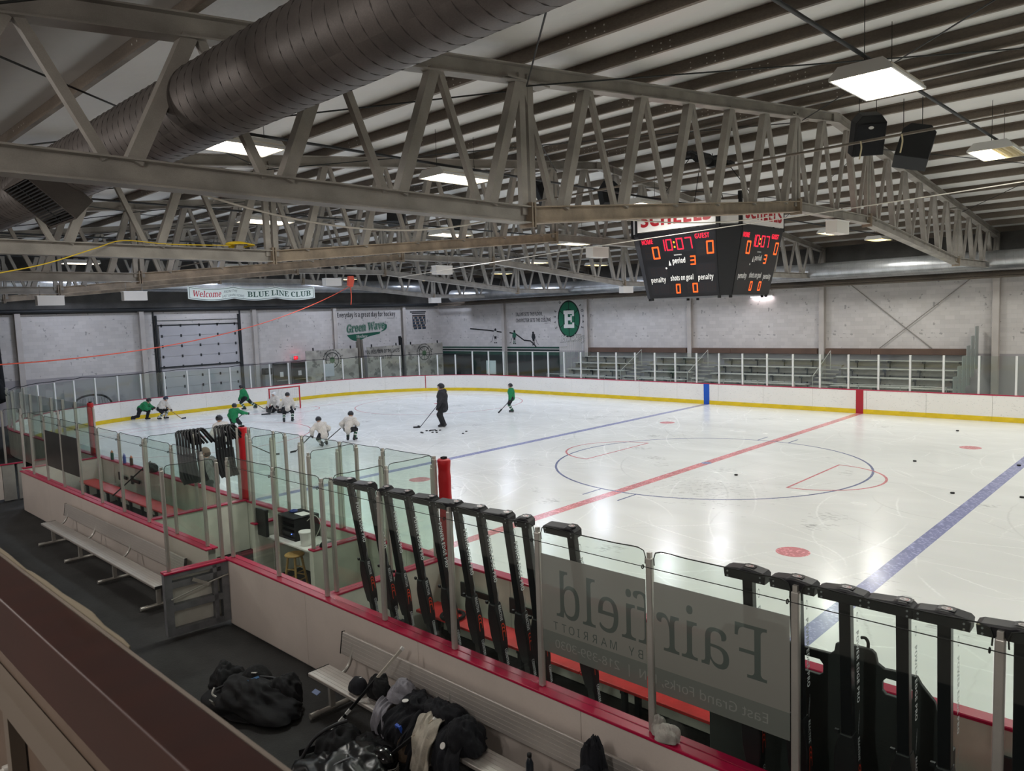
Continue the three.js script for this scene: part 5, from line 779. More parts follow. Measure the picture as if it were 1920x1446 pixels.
// ---------------------------------------------------------------- bags, jackets and sticks left on the walkway
{
  const cloth = (c, r = 0.9) => mat(0xffffff, r, { map: mottled(c, 0.22, 0.4), bumpMap: N.fine, bumpScale: 0.003 });
  const bagM = mat(0xffffff, 0.82, { map: mottled(0x0e0f13, 0.4, 0.5), bumpMap: N.a, bumpScale: 0.012 }), navy = cloth(0x11131a), grey = cloth(0x8b8a92), cream = cloth(0xb5aea1), dark = cloth(0x0c0d10), brown = cloth(0x4b3d30);
  const n3 = (x, y, z, s) => (vn(x + 31 * s, y + z * 1.7 + 17, 4096, s) + vn(y + 13 * s, z + x * 1.3 + 29, 4096, s + 1) + vn(z + 7 * s, x + y * 1.1 + 43, 4096, s + 2)) / 3;
  function heap(w, h, d, s, rough = 0.5, fold = 7) {                   // slumped cloth: a flattened body broken by ridged folds
    const g = new THREE.SphereGeometry(1, 72, 44), p = g.attributes.position;
    for (let i = 0; i < p.count; i++) {
      let x = p.getX(i), y = p.getY(i), z = p.getZ(i);
      const big = n3(x * 1.6 + 9, y * 1.6 + 9, z * 1.6 + 9, s) - 0.5, ridge = 1 - Math.abs(2 * n3(x * fold / 2.2 + 9, y * fold / 3 + 9, z * fold / 2.2 + 9, s + 5) - 1), fine = n3(x * 9 + 9, y * 9 + 9, z * 9 + 9, s + 9) - 0.5;
      const k = 1 + rough * (big * 1.5 + (ridge - 0.7) * 0.55 + fine * 0.18);
      x *= k; z *= k; y = y < 0 ? y * 0.25 : y * k; p.setXYZ(i, x * w / 2, (y + 0.22) * h / 1.2, z * d / 2);
    }
    g.computeVertexNormals(); return g;
  }
  function drape(path, z0, z1, s, flare = 0.06) {                       // cloth laid along a line of (x, y), both sides modelled
    const n = 40, m = 22, c = new THREE.CatmullRomCurve3(path.map(q => V(q[0], q[1], 0))), P = c.getSpacedPoints(n), pos = [], th = 0.012, T = (i, j, o) => {
      const f = i / n, g = j / m, q = P[i], t = c.getTangent(f), nx = -t.y, ny = t.x, wv = (n3(f * 5 + 3, g * 6 + 3, s, s) - 0.5) * 0.09 + (1 - Math.abs(2 * n3(f * 3, g * 9, s + 2, s + 3) - 1)) * 0.05 - 0.03;
      const zc = (z0 + z1) / 2 + (g - 0.5) * (z1 - z0) * (1 + flare * Math.sin(f * 7 + s)) + 0.05 * Math.sin(f * 5 + s * 2);
      return [q.x + nx * (wv + o), Math.max(0.01, q.y + ny * (wv + o)), zc];
    };
    const quad = (a, b, cc, d) => pos.push(...a, ...b, ...cc, ...a, ...cc, ...d);
    for (let i = 0; i < n; i++) for (let j = 0; j < m; j++) { quad(T(i, j, th), T(i, j + 1, th), T(i + 1, j + 1, th), T(i + 1, j, th)); quad(T(i, j, 0), T(i + 1, j, 0), T(i + 1, j + 1, 0), T(i, j + 1, 0)); }
    for (let i = 0; i < n; i++) for (const j of [0, m]) quad(T(i, j, 0), T(i, j, th), T(i + 1, j, th), T(i + 1, j, 0));
    for (let j = 0; j < m; j++) for (const i of [0, n]) quad(T(i, j, 0), T(i, j + 1, 0), T(i, j + 1, th), T(i, j, th));
    let g = new THREE.BufferGeometry(); g.setAttribute('position', new THREE.Float32BufferAttribute(pos, 3)); g.computeVertexNormals(); g = toCreasedNormals(g, 1.2); return g;
  }
  const at = (g, x, y, z, ry = 0) => g.rotateY(ry).translate(x, y, z);
  // big bag
  const b = thing('hockey_bag', 'large slumped black hockey bag with white tag on the dark floor', 'bag', [-16.2, -0.02, 2.95]);
  obj('bag_body', at(heap(0.85, 0.34, 1.3, 3, 0.5, 9), 0, 0, 0, 0.25), bagM, b); obj('bag_flap', at(heap(0.5, 0.36, 0.42, 12, 0.5), -0.12, 0.04, -0.52, 0.4), bagM, b); obj('bag_flap', at(heap(0.4, 0.38, 0.5, 15, 0.55), 0.22, 0.02, 0.28, -0.3), bagM, b);
  obj('bag_pocket', at(heap(0.42, 0.3, 0.4, 17, 0.2, 3), 0.05, 0.16, -0.1), dark, b); obj('bag_strap', tube([[-0.36, 0.26, -0.3], [-0.1, 0.36, -0.1], [0.1, 0.37, 0.12], [0.3, 0.3, 0.42]], 0.018, 6), mat(0x1b1c20, 0.5), b);
  obj('bag_label', new THREE.BoxGeometry(0.1, 0.012, 0.06).rotateZ(-0.3).rotateY(0.6).translate(0.02, 0.42, -0.02), M.white, b); obj('bag_print', new THREE.BoxGeometry(0.14, 0.01, 0.03).rotateX(0.5).translate(-0.05, 0.385, 0.06), mat(0x2a5f92, 0.6), b);
  obj('tag_cord', tube([[-0.42, 0.34, -0.2], [-0.46, 0.28, -0.18], [-0.43, 0.24, -0.15]], 0.012, 5), M.white, b); obj('name_tag', new THREE.BoxGeometry(0.015, 0.14, 0.09).rotateZ(0.4).translate(-0.47, 0.16, -0.14), mat(0x83827c, 0.5), b);
  obj('side_tag', new THREE.BoxGeometry(0.06, 0.012, 0.12).rotateZ(0.4).translate(0.46, 0.2, 0.62), mat(0x7f8fb4, 0.5), b);
  const b2 = thing('hockey_bag', 'shiny black open hockey bag at the bottom edge before the near bench', 'bag', [-16.35, -0.02, 5.15]);
  obj('bag_body', at(heap(0.9, 0.34, 1.1, 23, 0.45), 0, 0, 0, 0.2), mat(0x0b0c0f, 0.32), b2); obj('bag_flap', at(heap(0.55, 0.36, 0.5, 27, 0.5), 0.12, 0.03, -0.34), bagM, b2); obj('bag_strap', tube([[-0.3, 0.1, -0.5], [-0.1, 0.36, -0.45], [0.1, 0.44, -0.38], [0.22, 0.46, -0.32]], 0.02, 6), mat(0x232428, 0.5), b2);
  obj('bag_piping', tube([[-0.42, 0.2, 0.1], [-0.2, 0.3, 0.04], [0.1, 0.3, 0.1], [0.4, 0.22, 0.2]], 0.01, 5), mat(0x8d8f94, 0.35), b2); obj('cream_tag', new THREE.BoxGeometry(0.08, 0.01, 0.14).rotateX(0.3).translate(0.2, 0.36, -0.28), cream, b2);
  tag(obj('dark_jacket', at(heap(0.62, 0.3, 0.75, 33, 0.5), -16.0, -0.02, 5.15), dark), 'black clothes heaped on the floor under the near bench edge', 'clothes');
  const hm = thing('helmet', 'black hockey helmet lying on the clothes at the bottom edge', 'helmet', [-16.1, 0.24, 5.4]); obj('helmet_shell', new THREE.SphereGeometry(0.13, 24, 16).scale(1, 0.85, 1.2), mat(0x0b0b0d, 0.15), hm); for (let k = 0; k < 5; k++) obj('cage_bar', tube([[-0.1, -0.05 - k * 0.02, 0.12], [0, -0.04 - k * 0.022, 0.19], [0.1, -0.05 - k * 0.02, 0.12]], 0.005, 5), M.alu, hm);
  const hat = thing('fur_hat', 'brown furry hat lying on the floor by the grey jacket', 'hat', [-15.82, 0.16, 5.5]); obj('hat_crown', at(heap(0.3, 0.26, 0.3, 41, 0.25), 0, 0, 0), brown, hat); obj('hat_brim', new THREE.TorusGeometry(0.12, 0.04, 8, 20).rotateX(Math.PI / 2).translate(0, 0.04, 0), brown, hat);
  const cap = thing('knit_cap', 'dark knit cap lying on the bench seat beside the leaning stick', 'cap', [-15.7, 0.455, 4.42]); obj('cap_body', at(heap(0.2, 0.17, 0.24, 47, 0.2, 3), 0, 0, 0), cloth(0x1c1d24), cap); obj('cap_tag', box(0.03, 0.01, 0.012, 0.02, 0.16, 0.02), M.white, cap);
  tag(obj('glove', at(heap(0.24, 0.24, 0.28, 51, 0.45), -15.62, 0.455, 4.72), dark), 'black glove bundle lying on the bench right of the knit cap', 'glove');
  const j1 = thing('jacket', 'black and grey jacket hanging over the bench seat edge', 'jacket'); obj('grey_panel', drape([[-15.5, 0.53], [-15.72, 0.54], [-15.87, 0.47], [-15.9, 0.25], [-15.88, 0.06]], 4.88, 5.1, 2), grey, j1); obj('black_panel', drape([[-15.46, 0.56], [-15.7, 0.57], [-15.88, 0.46], [-15.92, 0.3], [-15.9, 0.2]], 5.08, 5.42, 3), navy, j1); obj('collar', at(heap(0.3, 0.2, 0.34, 55, 0.45), -15.56, 0.52, 5.05), grey, j1); obj('round_badge', new THREE.CylinderGeometry(0.035, 0.035, 0.006, 16).translate(-15.7, 0.64, 5.28), M.white, j1); obj('jacket_body', at(heap(0.34, 0.2, 0.42, 57, 0.5), -15.56, 0.47, 5.3), navy, j1);
  const j2 = thing('jacket', 'cream lined jacket with navy front slumped over the bench edge', 'jacket'); obj('cream_lining', drape([[-15.5, 0.58], [-15.72, 0.62], [-15.9, 0.5], [-15.98, 0.32], [-15.98, 0.16]], 5.62, 5.92, 5), cream, j2); obj('navy_front', drape([[-15.46, 0.55], [-15.68, 0.57], [-15.9, 0.46], [-15.97, 0.24], [-15.98, 0.14]], 5.42, 5.66, 6), navy, j2); obj('hood', at(heap(0.34, 0.24, 0.5, 61, 0.5), -15.52, 0.46, 5.72), navy, j2); obj('blue_patch', new THREE.BoxGeometry(0.03, 0.09, 0.08).rotateZ(0.3).translate(-15.87, 0.44, 5.38), mat(0x2c57c0, 0.6), j2);
  const j3 = thing('jacket', 'black hooded jacket with small white badge at the right of the gear pile', 'jacket'); obj('jacket_body', at(heap(0.36, 0.3, 0.44, 65, 0.45), -15.68, 0.44, 6.2), navy, j3); obj('jacket_tail', drape([[-15.55, 0.6], [-15.78, 0.58], [-15.93, 0.45], [-15.97, 0.2], [-15.96, 0.02]], 5.95, 6.36, 8), navy, j3); obj('round_badge', new THREE.CylinderGeometry(0.032, 0.032, 0.008, 16).rotateZ(1.0).translate(-15.915, 0.56, 6.12), M.white, j3);
  const jb = thing('jacket', 'black jacket piled against the bench wall at the bottom edge', 'jacket'); obj('jacket_body', at(heap(0.42, 0.34, 0.62, 71, 0.55), -15.62, 0.45, 7.75), navy, jb); obj('jacket_collar', at(heap(0.2, 0.5, 0.24, 73, 0.5), -15.5, 0.5, 7.62), navy, jb);
  const tw = thing('towel', 'crumpled grey towel lying on the crimson cap of the near wall', 'towel'); obj('towel_cloth', at(heap(0.16, 0.14, 0.22, 81, 0.5, 5), -15.17, 1.052, 8.15), cloth(0xa7a39c), tw); obj('towel_fold', at(heap(0.12, 0.17, 0.12, 83, 0.5, 5), -15.14, 1.052, 8.05), cloth(0xa7a39c), tw);
  const wb = thing('water_bottle', 'dark clear water bottle with black cap on the near bench', 'bottle', [-15.62, 0.455, 6.98]); obj('bottle_body', lathe([[0, 0], [0.036, 0], [0.038, 0.01], [0.036, 0.14], [0.02, 0.18], [0.018, 0.2], [0, 0.2]], 18), mat(0x2a3038, 0.15), wb); obj('bottle_cap', lathe([[0, 0.2], [0.022, 0.2], [0.022, 0.23], [0, 0.232]], 14), M.black, wb);
  // sticks
  const stick = (name, label, a, e, blade, c1, c2) => { const t = thing(name, label, 'hockey stick'); const q = f => a.clone().lerp(e, f); obj('shaft_top', bar(q(0), q(0.3), 0.022, 0.03), mat(c1, 0.45), t); obj('grip_tape', bar(q(0.3), q(0.42), 0.026, 0.034), M.blackMatte, t); obj('shaft', bar(q(0.42), q(1), 0.022, 0.03), mat(c2, 0.35), t); for (const f of [0.62, 0.7, 0.78]) obj('shaft_print', bar(q(f), q(f + 0.05), 0.0235, 0.0315), mat(0xcfcfcc, 0.5), t); obj('end_knob', bar(q(-0.012), q(0.012), 0.032, 0.04), M.white, t); obj('blade', blade, M.blackMatte, t); return t; };
  stick('hockey_stick', 'hockey stick with pale upper shaft leaning on the near bench backrest', V(-15.39, 0.98, 4.86), V(-16.25, 0.03, 4.4), bar(V(-16.25, 0.03, 4.4), V(-16.44, 0.03, 4.34), 0.015, 0.07), 0xb7b1a6, 0x17181a);
  stick('hockey_stick', 'dark hockey stick lying across the gear at the bottom edge', V(-15.72, 0.62, 5.78), V(-16.32, 0.06, 5.28), bar(V(-16.3, 0.05, 5.3), V(-16.45, 0.05, 5.12), 0.015, 0.07), 0xb7ab98, 0x1b1a1c);
  // stick and bag in the far box; black bag beside the red bench of the near box
  tag(obj('goal_stick', [bar(V(-13.2, 1.35, -8.0), V(-13.9, 0.5, -8.75), 0.022, 0.03)], mat(0x2a2723, 0.5)), 'dark stick leaning on the boards in the far bench box', 'hockey stick');
  tag(obj('gloves', at(heap(0.3, 0.24, 0.5, 91, 0.5), -13.08, 1.03, -8.3), dark), 'black gloves lying on the boards of the far bench box', 'glove');
  tag(obj('backpack', at(heap(0.5, 0.62, 0.55, 93, 0.4), -14.4, -0.02, 3.5), bagM), 'black backpack on the floor of the near box behind the lettered sticks', 'bag');
  tag(obj('gear_bag', at(heap(0.6, 0.4, 0.9, 95, 0.4), -14.5, -0.02, -4.3), bagM), 'black gear bag on the floor at the end of the far red bench', 'bag');
  const cb = thing('coiled_hose', 'black ring of coiled cable lying on the near red bench', 'cable', [-13.62, 0.5, 3.7]); obj('coil', new THREE.TorusGeometry(0.16, 0.025, 8, 28).rotateX(Math.PI / 2), M.blackMatte, cb);
  // black netting rolled on the corner column, dark jackets at the left edge
  tag(obj('rolled_net', [rod(V(-10.9, 2.0, -33.0), V(-11.0, 5.6, -33.1), 0.2, 10), at(heap(0.9, 1.4, 0.9, 97, 0.5), -11.2, 1.2, -32.9)], M.blackMatte), 'rolled black netting hanging by the column at the left edge', 'net');
  tag(obj('dark_bundle', [at(heap(1.2, 2.6, 1.4, 99, 0.45), -15.9, -0.02, -16.5)], cloth(0x14161f)), 'dark covered bundle standing beyond the glass at the left edge', 'bundle');
}
// ---------------------------------------------------------------- goals, pucks
{
  const t = thing('hockey_goal', 'red framed hockey goal with white net behind the goalie', 'goal', [0.55, 0, -25.75], 0.02), red = mat(0xb32028, 0.35);
  obj('goal_frame', [rod(V(-0.915, 0, 0), V(-0.915, 1.22, 0), 0.035, 10), rod(V(0.915, 0, 0), V(0.915, 1.22, 0), 0.035, 10), rod(V(-0.95, 1.22, 0), V(0.95, 1.22, 0), 0.035, 10)], red, t);
  obj('base_frame', tube([[-0.915, 0.05, 0], [-1.05, 0.05, -0.5], [-0.7, 0.05, -1.0], [0, 0.05, -1.1], [0.7, 0.05, -1.0], [1.05, 0.05, -0.5], [0.915, 0.05, 0]], 0.035, 8, 40), M.white, t);
  obj('back_bar', [tube([[-0.9, 1.2, 0], [-0.6, 1.2, -0.5], [0.6, 1.2, -0.5], [0.9, 1.2, 0]], 0.025, 6, 24), tube([[0, 1.2, -0.5], [0, 0.7, -0.75], [0, 0.05, -1.1]], 0.03, 6)], M.white, t);
  const g = []; const top = f => V(-0.9 + 1.8 * f, 1.2, -0.52 * Math.sin(f * Math.PI) ** 0.5), bot = f => V(-1.0 + 2.0 * f, 0.06, -1.1 * Math.sin(f * Math.PI) ** 0.5);
  for (let k = 0; k <= 26; k++) { const f = k / 26; g.push(bar(top(f), bot(f), 0.011, 0.011)); } for (let j = 1; j < 14; j++) for (let k = 0; k < 26; k += 2) g.push(bar(top(k / 26).lerp(bot(k / 26), j / 14), top((k + 2) / 26).lerp(bot((k + 2) / 26), j / 14), 0.011, 0.011)); for (let k = 1; k < 16; k++) g.push(bar(V(-0.9 + k * 0.1125, 1.2, 0), top(k / 16), 0.011, 0.011));
  const net = obj('net', g, mat(0xd9d9d6, 0.7), t); net.userData.kind = 'stuff';
  const pk = thing('puck', 'x', 'puck'); obj('puck_disc', new THREE.CylinderGeometry(0.038, 0.038, 0.0254, 20).translate(0, 0.0127, 0), mat(0x0d0d0f, 0.7), pk);
  const lab = ['black puck inside the centre circle on the near half', 'black puck left of the near blue line, level with the circle edge', 'black puck in the far neutral zone near the boards', 'black puck right of the near faceoff dot', 'black puck lying on the near blue line', 'black puck at the right edge beyond the near blue line'];
  [[-1.11, 1.54], [3.46, 4.83], [9.91, 4.42], [-0.11, 6.67], [4.32, 7.25], [0.32, 8.01]].forEach(([x, z], i) => { const o = i ? dup(pk, [x, 0.003, z], 0, lab[i]) : pk; o.position.set(x, 0.003, z); o.userData.label = lab[i]; o.userData.group = 'pucks scattered on the neutral zone'; o.scale.set(1.25, 1.25, 1.25); });
  [[-0.75, -12.63], [-0.82, -12.47], [-0.34, -12.78], [-0.27, -12.65], [-0.18, -12.7], [-0.1, -12.65], [-0.02, -12.62], [-0.13, -12.41], [-0.5, -12.21], [-0.41, -12.05], [0.06, -12.39], [0.39, -14.2], [-0.02, -10.89], [0.44, -11.19]].forEach(([x, z], i) => { const o = dup(pk, [x, 0.003, z], 0, i < 11 ? 'one of the black pucks gathered on the ice before the coach in black' : ['black puck at the blade of the coach in black', 'black puck lying apart, right of the puck cluster', 'black puck farthest right of the puck cluster'][i - 11], i < 11 ? 'pucks gathered before the coach' : 'pucks near the coach'); o.scale.set(1.25, 1.25, 1.25); });
  const d = thing('spare_goal', 'dark net frame parked behind the far end glass', 'goal', [-7.2, 0, -31.6]); obj('goal_frame', tube([[-0.9, 0, 0], [-0.9, 0.9, 0], [-0.5, 1.25, 0], [0.5, 1.25, 0], [0.9, 0.9, 0], [0.9, 0, 0]], 0.05, 8, 40), M.blackMatte, d); obj('net', Array.from({ length: 12 }, (_, k) => rod(V(-0.85 + k * 0.155, 0, -0.02), V(-0.7 + k * 0.128, 1.15, -0.02), 0.006, 4)), M.blackMatte, d).userData.kind = 'stuff';
}
// ---------------------------------------------------------------- the stand's rail and its panel right before the camera
{
  const t = thing('stand_rail', 'blurred brown rail of the viewing stand crossing the bottom left corner', 'rail');
  const bw = mat(0xffffff, 0.42, { map: mottled(0x2b140e, 0.15, 0.3, { stretch: 6 }) });
  obj('rail_beam', rbox(0.105, 0.16, 16, 0.006, -19.842, 3.855, 6), bw, t);
  obj('edge_trim', box(0.006, 0.012, 16, -19.787, 3.93, 6), mat(0x6a6259, 0.5), t);
  const pl = new THREE.Shape(); pl.moveTo(-2, 2.9); pl.lineTo(14, 2.9); pl.lineTo(14, 3.776); pl.lineTo(-2, 3.776);
  obj('metal_panel', span(-19.86, -19.845, 2.9, 3.775, -2, 14), mat(0xffffff, 0.5, { map: mottled(0x54463b, 0.12, 0.5) }), t);
  obj('panel_frame', [span(-19.9, -19.865, 3.6, 3.68, -2, 14), ...[6.6, 8.2, 9.05, 9.95].map(z => span(-19.9, -19.865, 2.9, 3.6, z, z + 0.05))], mat(0x5b5248, 0.4), t);
  for (const [y, z] of [[3.5, 8.62], [3.5, 9.32], [3.36, 8.9], [3.2, 9.2]]) obj('bolt', [rod(V(-19.86, y, z), V(-19.93, y, z), 0.008, 8), rod(V(-19.865, y, z), V(-19.885, y, z), 0.016, 6)], M.alu, t);
  const pe = []; const pts = [[8.0, 0.005], [8.5, 0.018], [8.7, 0.02], [8.9, 0.006], [8.96, 0.016], [9.1, 0.022], [9.25, 0.02], [9.4, 0.03], [9.48, 0.032], [9.56, 0.012], [9.68, 0.014], [9.72, 0.004]]; const s = new THREE.Shape(); s.moveTo(8.0, -0.02); for (const [z, h] of pts) s.lineTo(z, h * 0.6); s.lineTo(9.72, -0.02);
  tag(obj('peeling_strip', new THREE.ExtrudeGeometry(s, { depth: 0.003, bevelEnabled: false }).rotateY(-Math.PI / 2).translate(-19.778, 3.935, 0), mat(0x6a6252, 0.6)), 'ragged pale strip peeling from the outer edge of the brown rail', 'strip');
  struct(obj('floor_stand', span(XW, -19.85, 2.7, 2.9, -33, 33), mat(0x5a544e, 0.7)));
  struct(obj('wall_stand', span(-19.98, -19.86, -0.02, 2.7, -33, 33), M.wallPanel));
}
// ---------------------------------------------------------------- people
function sdfMesh(f, lo, hi, n) {                                       // surface where f < 0
  const c = lo.clone().add(hi).multiplyScalar(0.5), h = Math.max(hi.x - lo.x, hi.y - lo.y, hi.z - lo.z) / 2 * 1.08, mc = new MarchingCubes(n, undefined, false, false, 60000), q = V(0, 0, 0);
  mc.isolation = 0; const st = 2 / n;
  for (let z = 0; z < n; z++) for (let y = 0; y < n; y++) for (let x = 0; x < n; x++) { q.set(c.x + (x * st - 1) * h, c.y + (y * st - 1) * h, c.z + (z * st - 1) * h); mc.field[x + n * y + n * n * z] = -f(q); }
  mc.update();
  const k = mc.count, pos = new Float32Array(mc.positionArray.slice(0, k * 3)), g = new THREE.BufferGeometry();
  for (let i = 0; i < k; i++) { pos[3 * i] = c.x + pos[3 * i] * h; pos[3 * i + 1] = c.y + pos[3 * i + 1] * h; pos[3 * i + 2] = c.z + pos[3 * i + 2] * h; }
  g.setAttribute('position', new THREE.BufferAttribute(pos, 3)); g.setAttribute('normal', new THREE.BufferAttribute(new Float32Array(mc.normalArray.slice(0, k * 3)), 3)); return g;
}
const capD = (p, [a, b, ra, rb]) => { const bx = b.x - a.x, by = b.y - a.y, bz = b.z - a.z, px = p.x - a.x, py = p.y - a.y, pz = p.z - a.z, L2 = bx * bx + by * by + bz * bz || 1e-9, t = Math.max(0, Math.min(1, (px * bx + py * by + pz * bz) / L2)), dx = px - t * bx, dy = py - t * by, dz = pz - t * bz; return Math.sqrt(dx * dx + dy * dy + dz * dz) - (ra + (rb - ra) * t); };
const smin = (a, b, k) => { const h = Math.max(k - Math.abs(a - b), 0) / k; return Math.min(a, b) - h * h * k * 0.25; };
function blend(caps, k) { return p => { let d = 9; for (const c of caps) d = smin(d, capD(p, c), k); return d; }; }
function capMesh(caps, k, n, warp) { const lo = V(9, 9, 9), hi = V(-9, -9, -9); for (const [a, b, ra, rb] of caps) { const r = Math.max(ra, rb); lo.min(a.clone().subScalar(r)).min(b.clone().subScalar(r)); hi.max(a.clone().addScalar(r)).max(b.clone().addScalar(r)); } lo.subScalar(0.02); hi.addScalar(0.02); const f = blend(caps, k); return sdfMesh(warp ? p => f(p) + warp(p) : f, lo, hi, n); }
const ik = (a, b, l1, l2, pole) => { const d = b.clone().sub(a), L = Math.min(d.length(), (l1 + l2) * 0.999), u = d.clone().normalize(), x = (l1 * l1 - l2 * l2 + L * L) / (2 * L), h = Math.sqrt(Math.max(0, l1 * l1 - x * x)), p = pole.clone().addScaledVector(u, -pole.dot(u)).normalize(); return [a.clone().addScaledVector(u, x).addScaledVector(p, h), a.clone().addScaledVector(u, L)]; };
const skin = mat(0xc99b82, 0.55), wrinkle = s => p => 0.006 * Math.sin(p.y * 55 + 6 * Math.sin(p.x * 19 + s) + 5 * Math.sin(p.z * 17)) + 0.008 * Math.sin(p.x * 31 + p.z * 27 + p.y * 12 + s);
const PM = { white: mat(0xffffff, 0.8, { map: mottled(0xc9c3ba, 0.07, 0.5) }), green: mat(0xffffff, 0.8, { map: mottled(0x157a48, 0.1, 0.5) }), black: mat(0x111216, 0.8), coat: mat(0xffffff, 0.8, { map: mottled(0x26262a, 0.15, 0.5) }), helmet: mat(0x14151a, 0.3), navyHelmet: mat(0x20263f, 0.3), whiteHelmet: mat(0xd8d8d6, 0.3), sockW: mat(0xc8c6c0, 0.8), sockG: mat(0x17513a, 0.8), skate: mat(0x15161a, 0.5), blade: mat(0xd0d3d6, 0.25, { metalness: 0.8 }), holder: mat(0xd8d9da, 0.4), glove: mat(0x16171b, 0.7), hood: mat(0xffffff, 0.85, { map: mottled(0x6c6d6c, 0.1, 0.4) }), tan: mat(0x6d5b4c, 0.8), hair: mat(0x3a2a1e, 0.9) };
function person(o) {
  const t = thing('person', o.label, 'person', [o.at[0], 0, o.at[1]], Math.atan2(o.face[0], o.face[1])), H = o.H, sk = o.shoe === false ? 0.03 : 0.085;
  const hip = V(o.hip?.[0] || 0, o.hip?.[1] ?? 0.53 * H, o.hip?.[2] || 0), lean = o.lean || 0, side = o.side || 0, tw = o.twist || 0;
  const up = V(Math.sin(side), Math.cos(lean) * Math.cos(side), Math.sin(lean)).normalize(), rt = V(Math.cos(tw), -Math.sin(side) * 0.6, -Math.sin(tw)).normalize();
  const chest = hip.clone().addScaledVector(up, 0.2 * H), neck = hip.clone().addScaledVector(up, 0.3 * H), hu = up.clone().lerp(V(0, 1, 0), 0.55).normalize(), headC = neck.clone().addScaledVector(hu, 0.105 * H).add(V(0, 0, 0.02 * H));
  const hy = o.look || 0, hf = V(Math.sin(hy), -0.1 * (lean > 0.4 ? 1 : 0), Math.cos(hy)).normalize();
  const body = [], jersey = [], pants = [], hr = 0.062 * H, b = o.bulk ?? 1.15;
  body.push([hip, chest, 0.08 * H, 0.09 * H], [chest, neck, 0.085 * H, 0.06 * H], [neck, headC, 0.035 * H, 0.04 * H], [headC.clone().addScaledVector(hu, 0.012 * H), headC.clone().addScaledVector(hu, -0.02 * H).addScaledVector(hf, 0.012 * H), hr, hr * 0.85]);
  body.push([headC.clone().addScaledVector(hf, hr * 0.9).addScaledVector(hu, -0.006 * H), headC.clone().addScaledVector(hf, hr * 1.08).addScaledVector(hu, -0.016 * H), 0.008 * H, 0.01 * H]);
  jersey.push([hip.clone().addScaledVector(up, o.coat ? -0.09 * H : -0.02 * H), chest, 0.098 * H * b, 0.1 * H * b], [chest, neck.clone().addScaledVector(up, -0.03 * H), 0.098 * H * b, 0.07 * H * b]);
  const kneeOut = [], ends = {};
  for (const s of [-1, 1]) {
    const sh = neck.clone().addScaledVector(rt, s * 0.105 * H).addScaledVector(up, -0.035 * H), hand = V(...(s < 0 ? o.handR : o.handL)), [el, wr] = ik(sh, hand, 0.175 * H, 0.165 * H, V(s * 0.8, -0.5, -0.5));
    body.push([sh, el, 0.038 * H, 0.03 * H], [el, wr, 0.03 * H, 0.021 * H]); jersey.push([neck.clone().addScaledVector(up, -0.045 * H), sh, 0.06 * H * b, 0.055 * H * b], [sh, el, 0.053 * H * b, 0.048 * H * b], [el, el.clone().lerp(wr, 0.85), 0.046 * H * b, 0.04 * H * b]);
    const d = wr.clone().sub(el).normalize(), pl = wr.clone().addScaledVector(d, 0.028 * H); body.push([wr, pl, 0.02 * H, 0.022 * H]);
    const sd = V(1, 0, 0).cross(d).normalize(); for (let k = 0; k < 4; k++) { const f0 = pl.clone().addScaledVector(sd, (k - 1.5) * 0.012 * H), f1 = f0.clone().addScaledVector(d, (0.03 - Math.abs(k - 1.5) * 0.004) * H), f2 = f1.clone().addScaledVector(d, 0.01 * H).add(V(-s * 0.02 * H, -0.012 * H, 0)); body.push([f0, f1, 0.0065 * H, 0.006 * H], [f1, f2, 0.006 * H, 0.0055 * H]); } body.push([wr.clone().addScaledVector(sd, 0.02 * H), wr.clone().addScaledVector(sd, 0.034 * H).addScaledVector(d, 0.024 * H), 0.007 * H, 0.006 * H]);
    ends[s] = { wr, pl, d, sd };
    const hj = hip.clone().add(V(s * 0.058 * H, -0.02 * H, 0)), ft = V(...(s < 0 ? o.footR : o.footL)), an = V(ft.x, (ft.y || 0) + sk + 0.04 * H, ft.z), [kn, ank] = ik(hj, an, 0.245 * H, 0.235 * H, V(s * 0.25, 0.15, 1));
    body.push([hj, kn, 0.06 * H, 0.042 * H], [kn, ank, 0.042 * H, 0.027 * H]); pants.push([hip, hj, 0.085 * H, 0.08 * H], [hj, kn.clone().lerp(hj, o.long ? 0 : 0.12), 0.075 * H, o.long ? 0.055 * H : 0.066 * H]); if (o.long) pants.push([kn, ank, 0.056 * H, 0.05 * H]);
    const fd = V(...(o.footDir || [0, 1])).normalize ? new THREE.Vector2(...(o.footDir || [s * 0.25, 1])).normalize() : 0, F = V(fd.x, 0, fd.y), heel = ank.clone().addScaledVector(F, -0.03 * H).add(V(0, -0.035 * H, 0)), toe = ank.clone().addScaledVector(F, 0.09 * H).add(V(0, -0.04 * H, 0));
    body.push([ank, heel, 0.026 * H, 0.024 * H], [heel, toe, 0.026 * H, 0.02 * H]);
    kneeOut.push([kn, ank, F, heel, toe]);
  }
  const g0 = obj('body', capMesh(body, 0.02 * H, 88), skin, t);
  obj(o.coat ? 'coat' : o.hoodie ? 'hoodie' : 'jersey', capMesh(jersey, 0.05 * H, 60, wrinkle(o.at[0])), PM[o.top], t);
  obj('trousers', capMesh(pants, 0.03 * H, 44, p => 0.004 * Math.sin(p.y * 40 + p.x * 30)), PM[o.pants || 'black'], t);
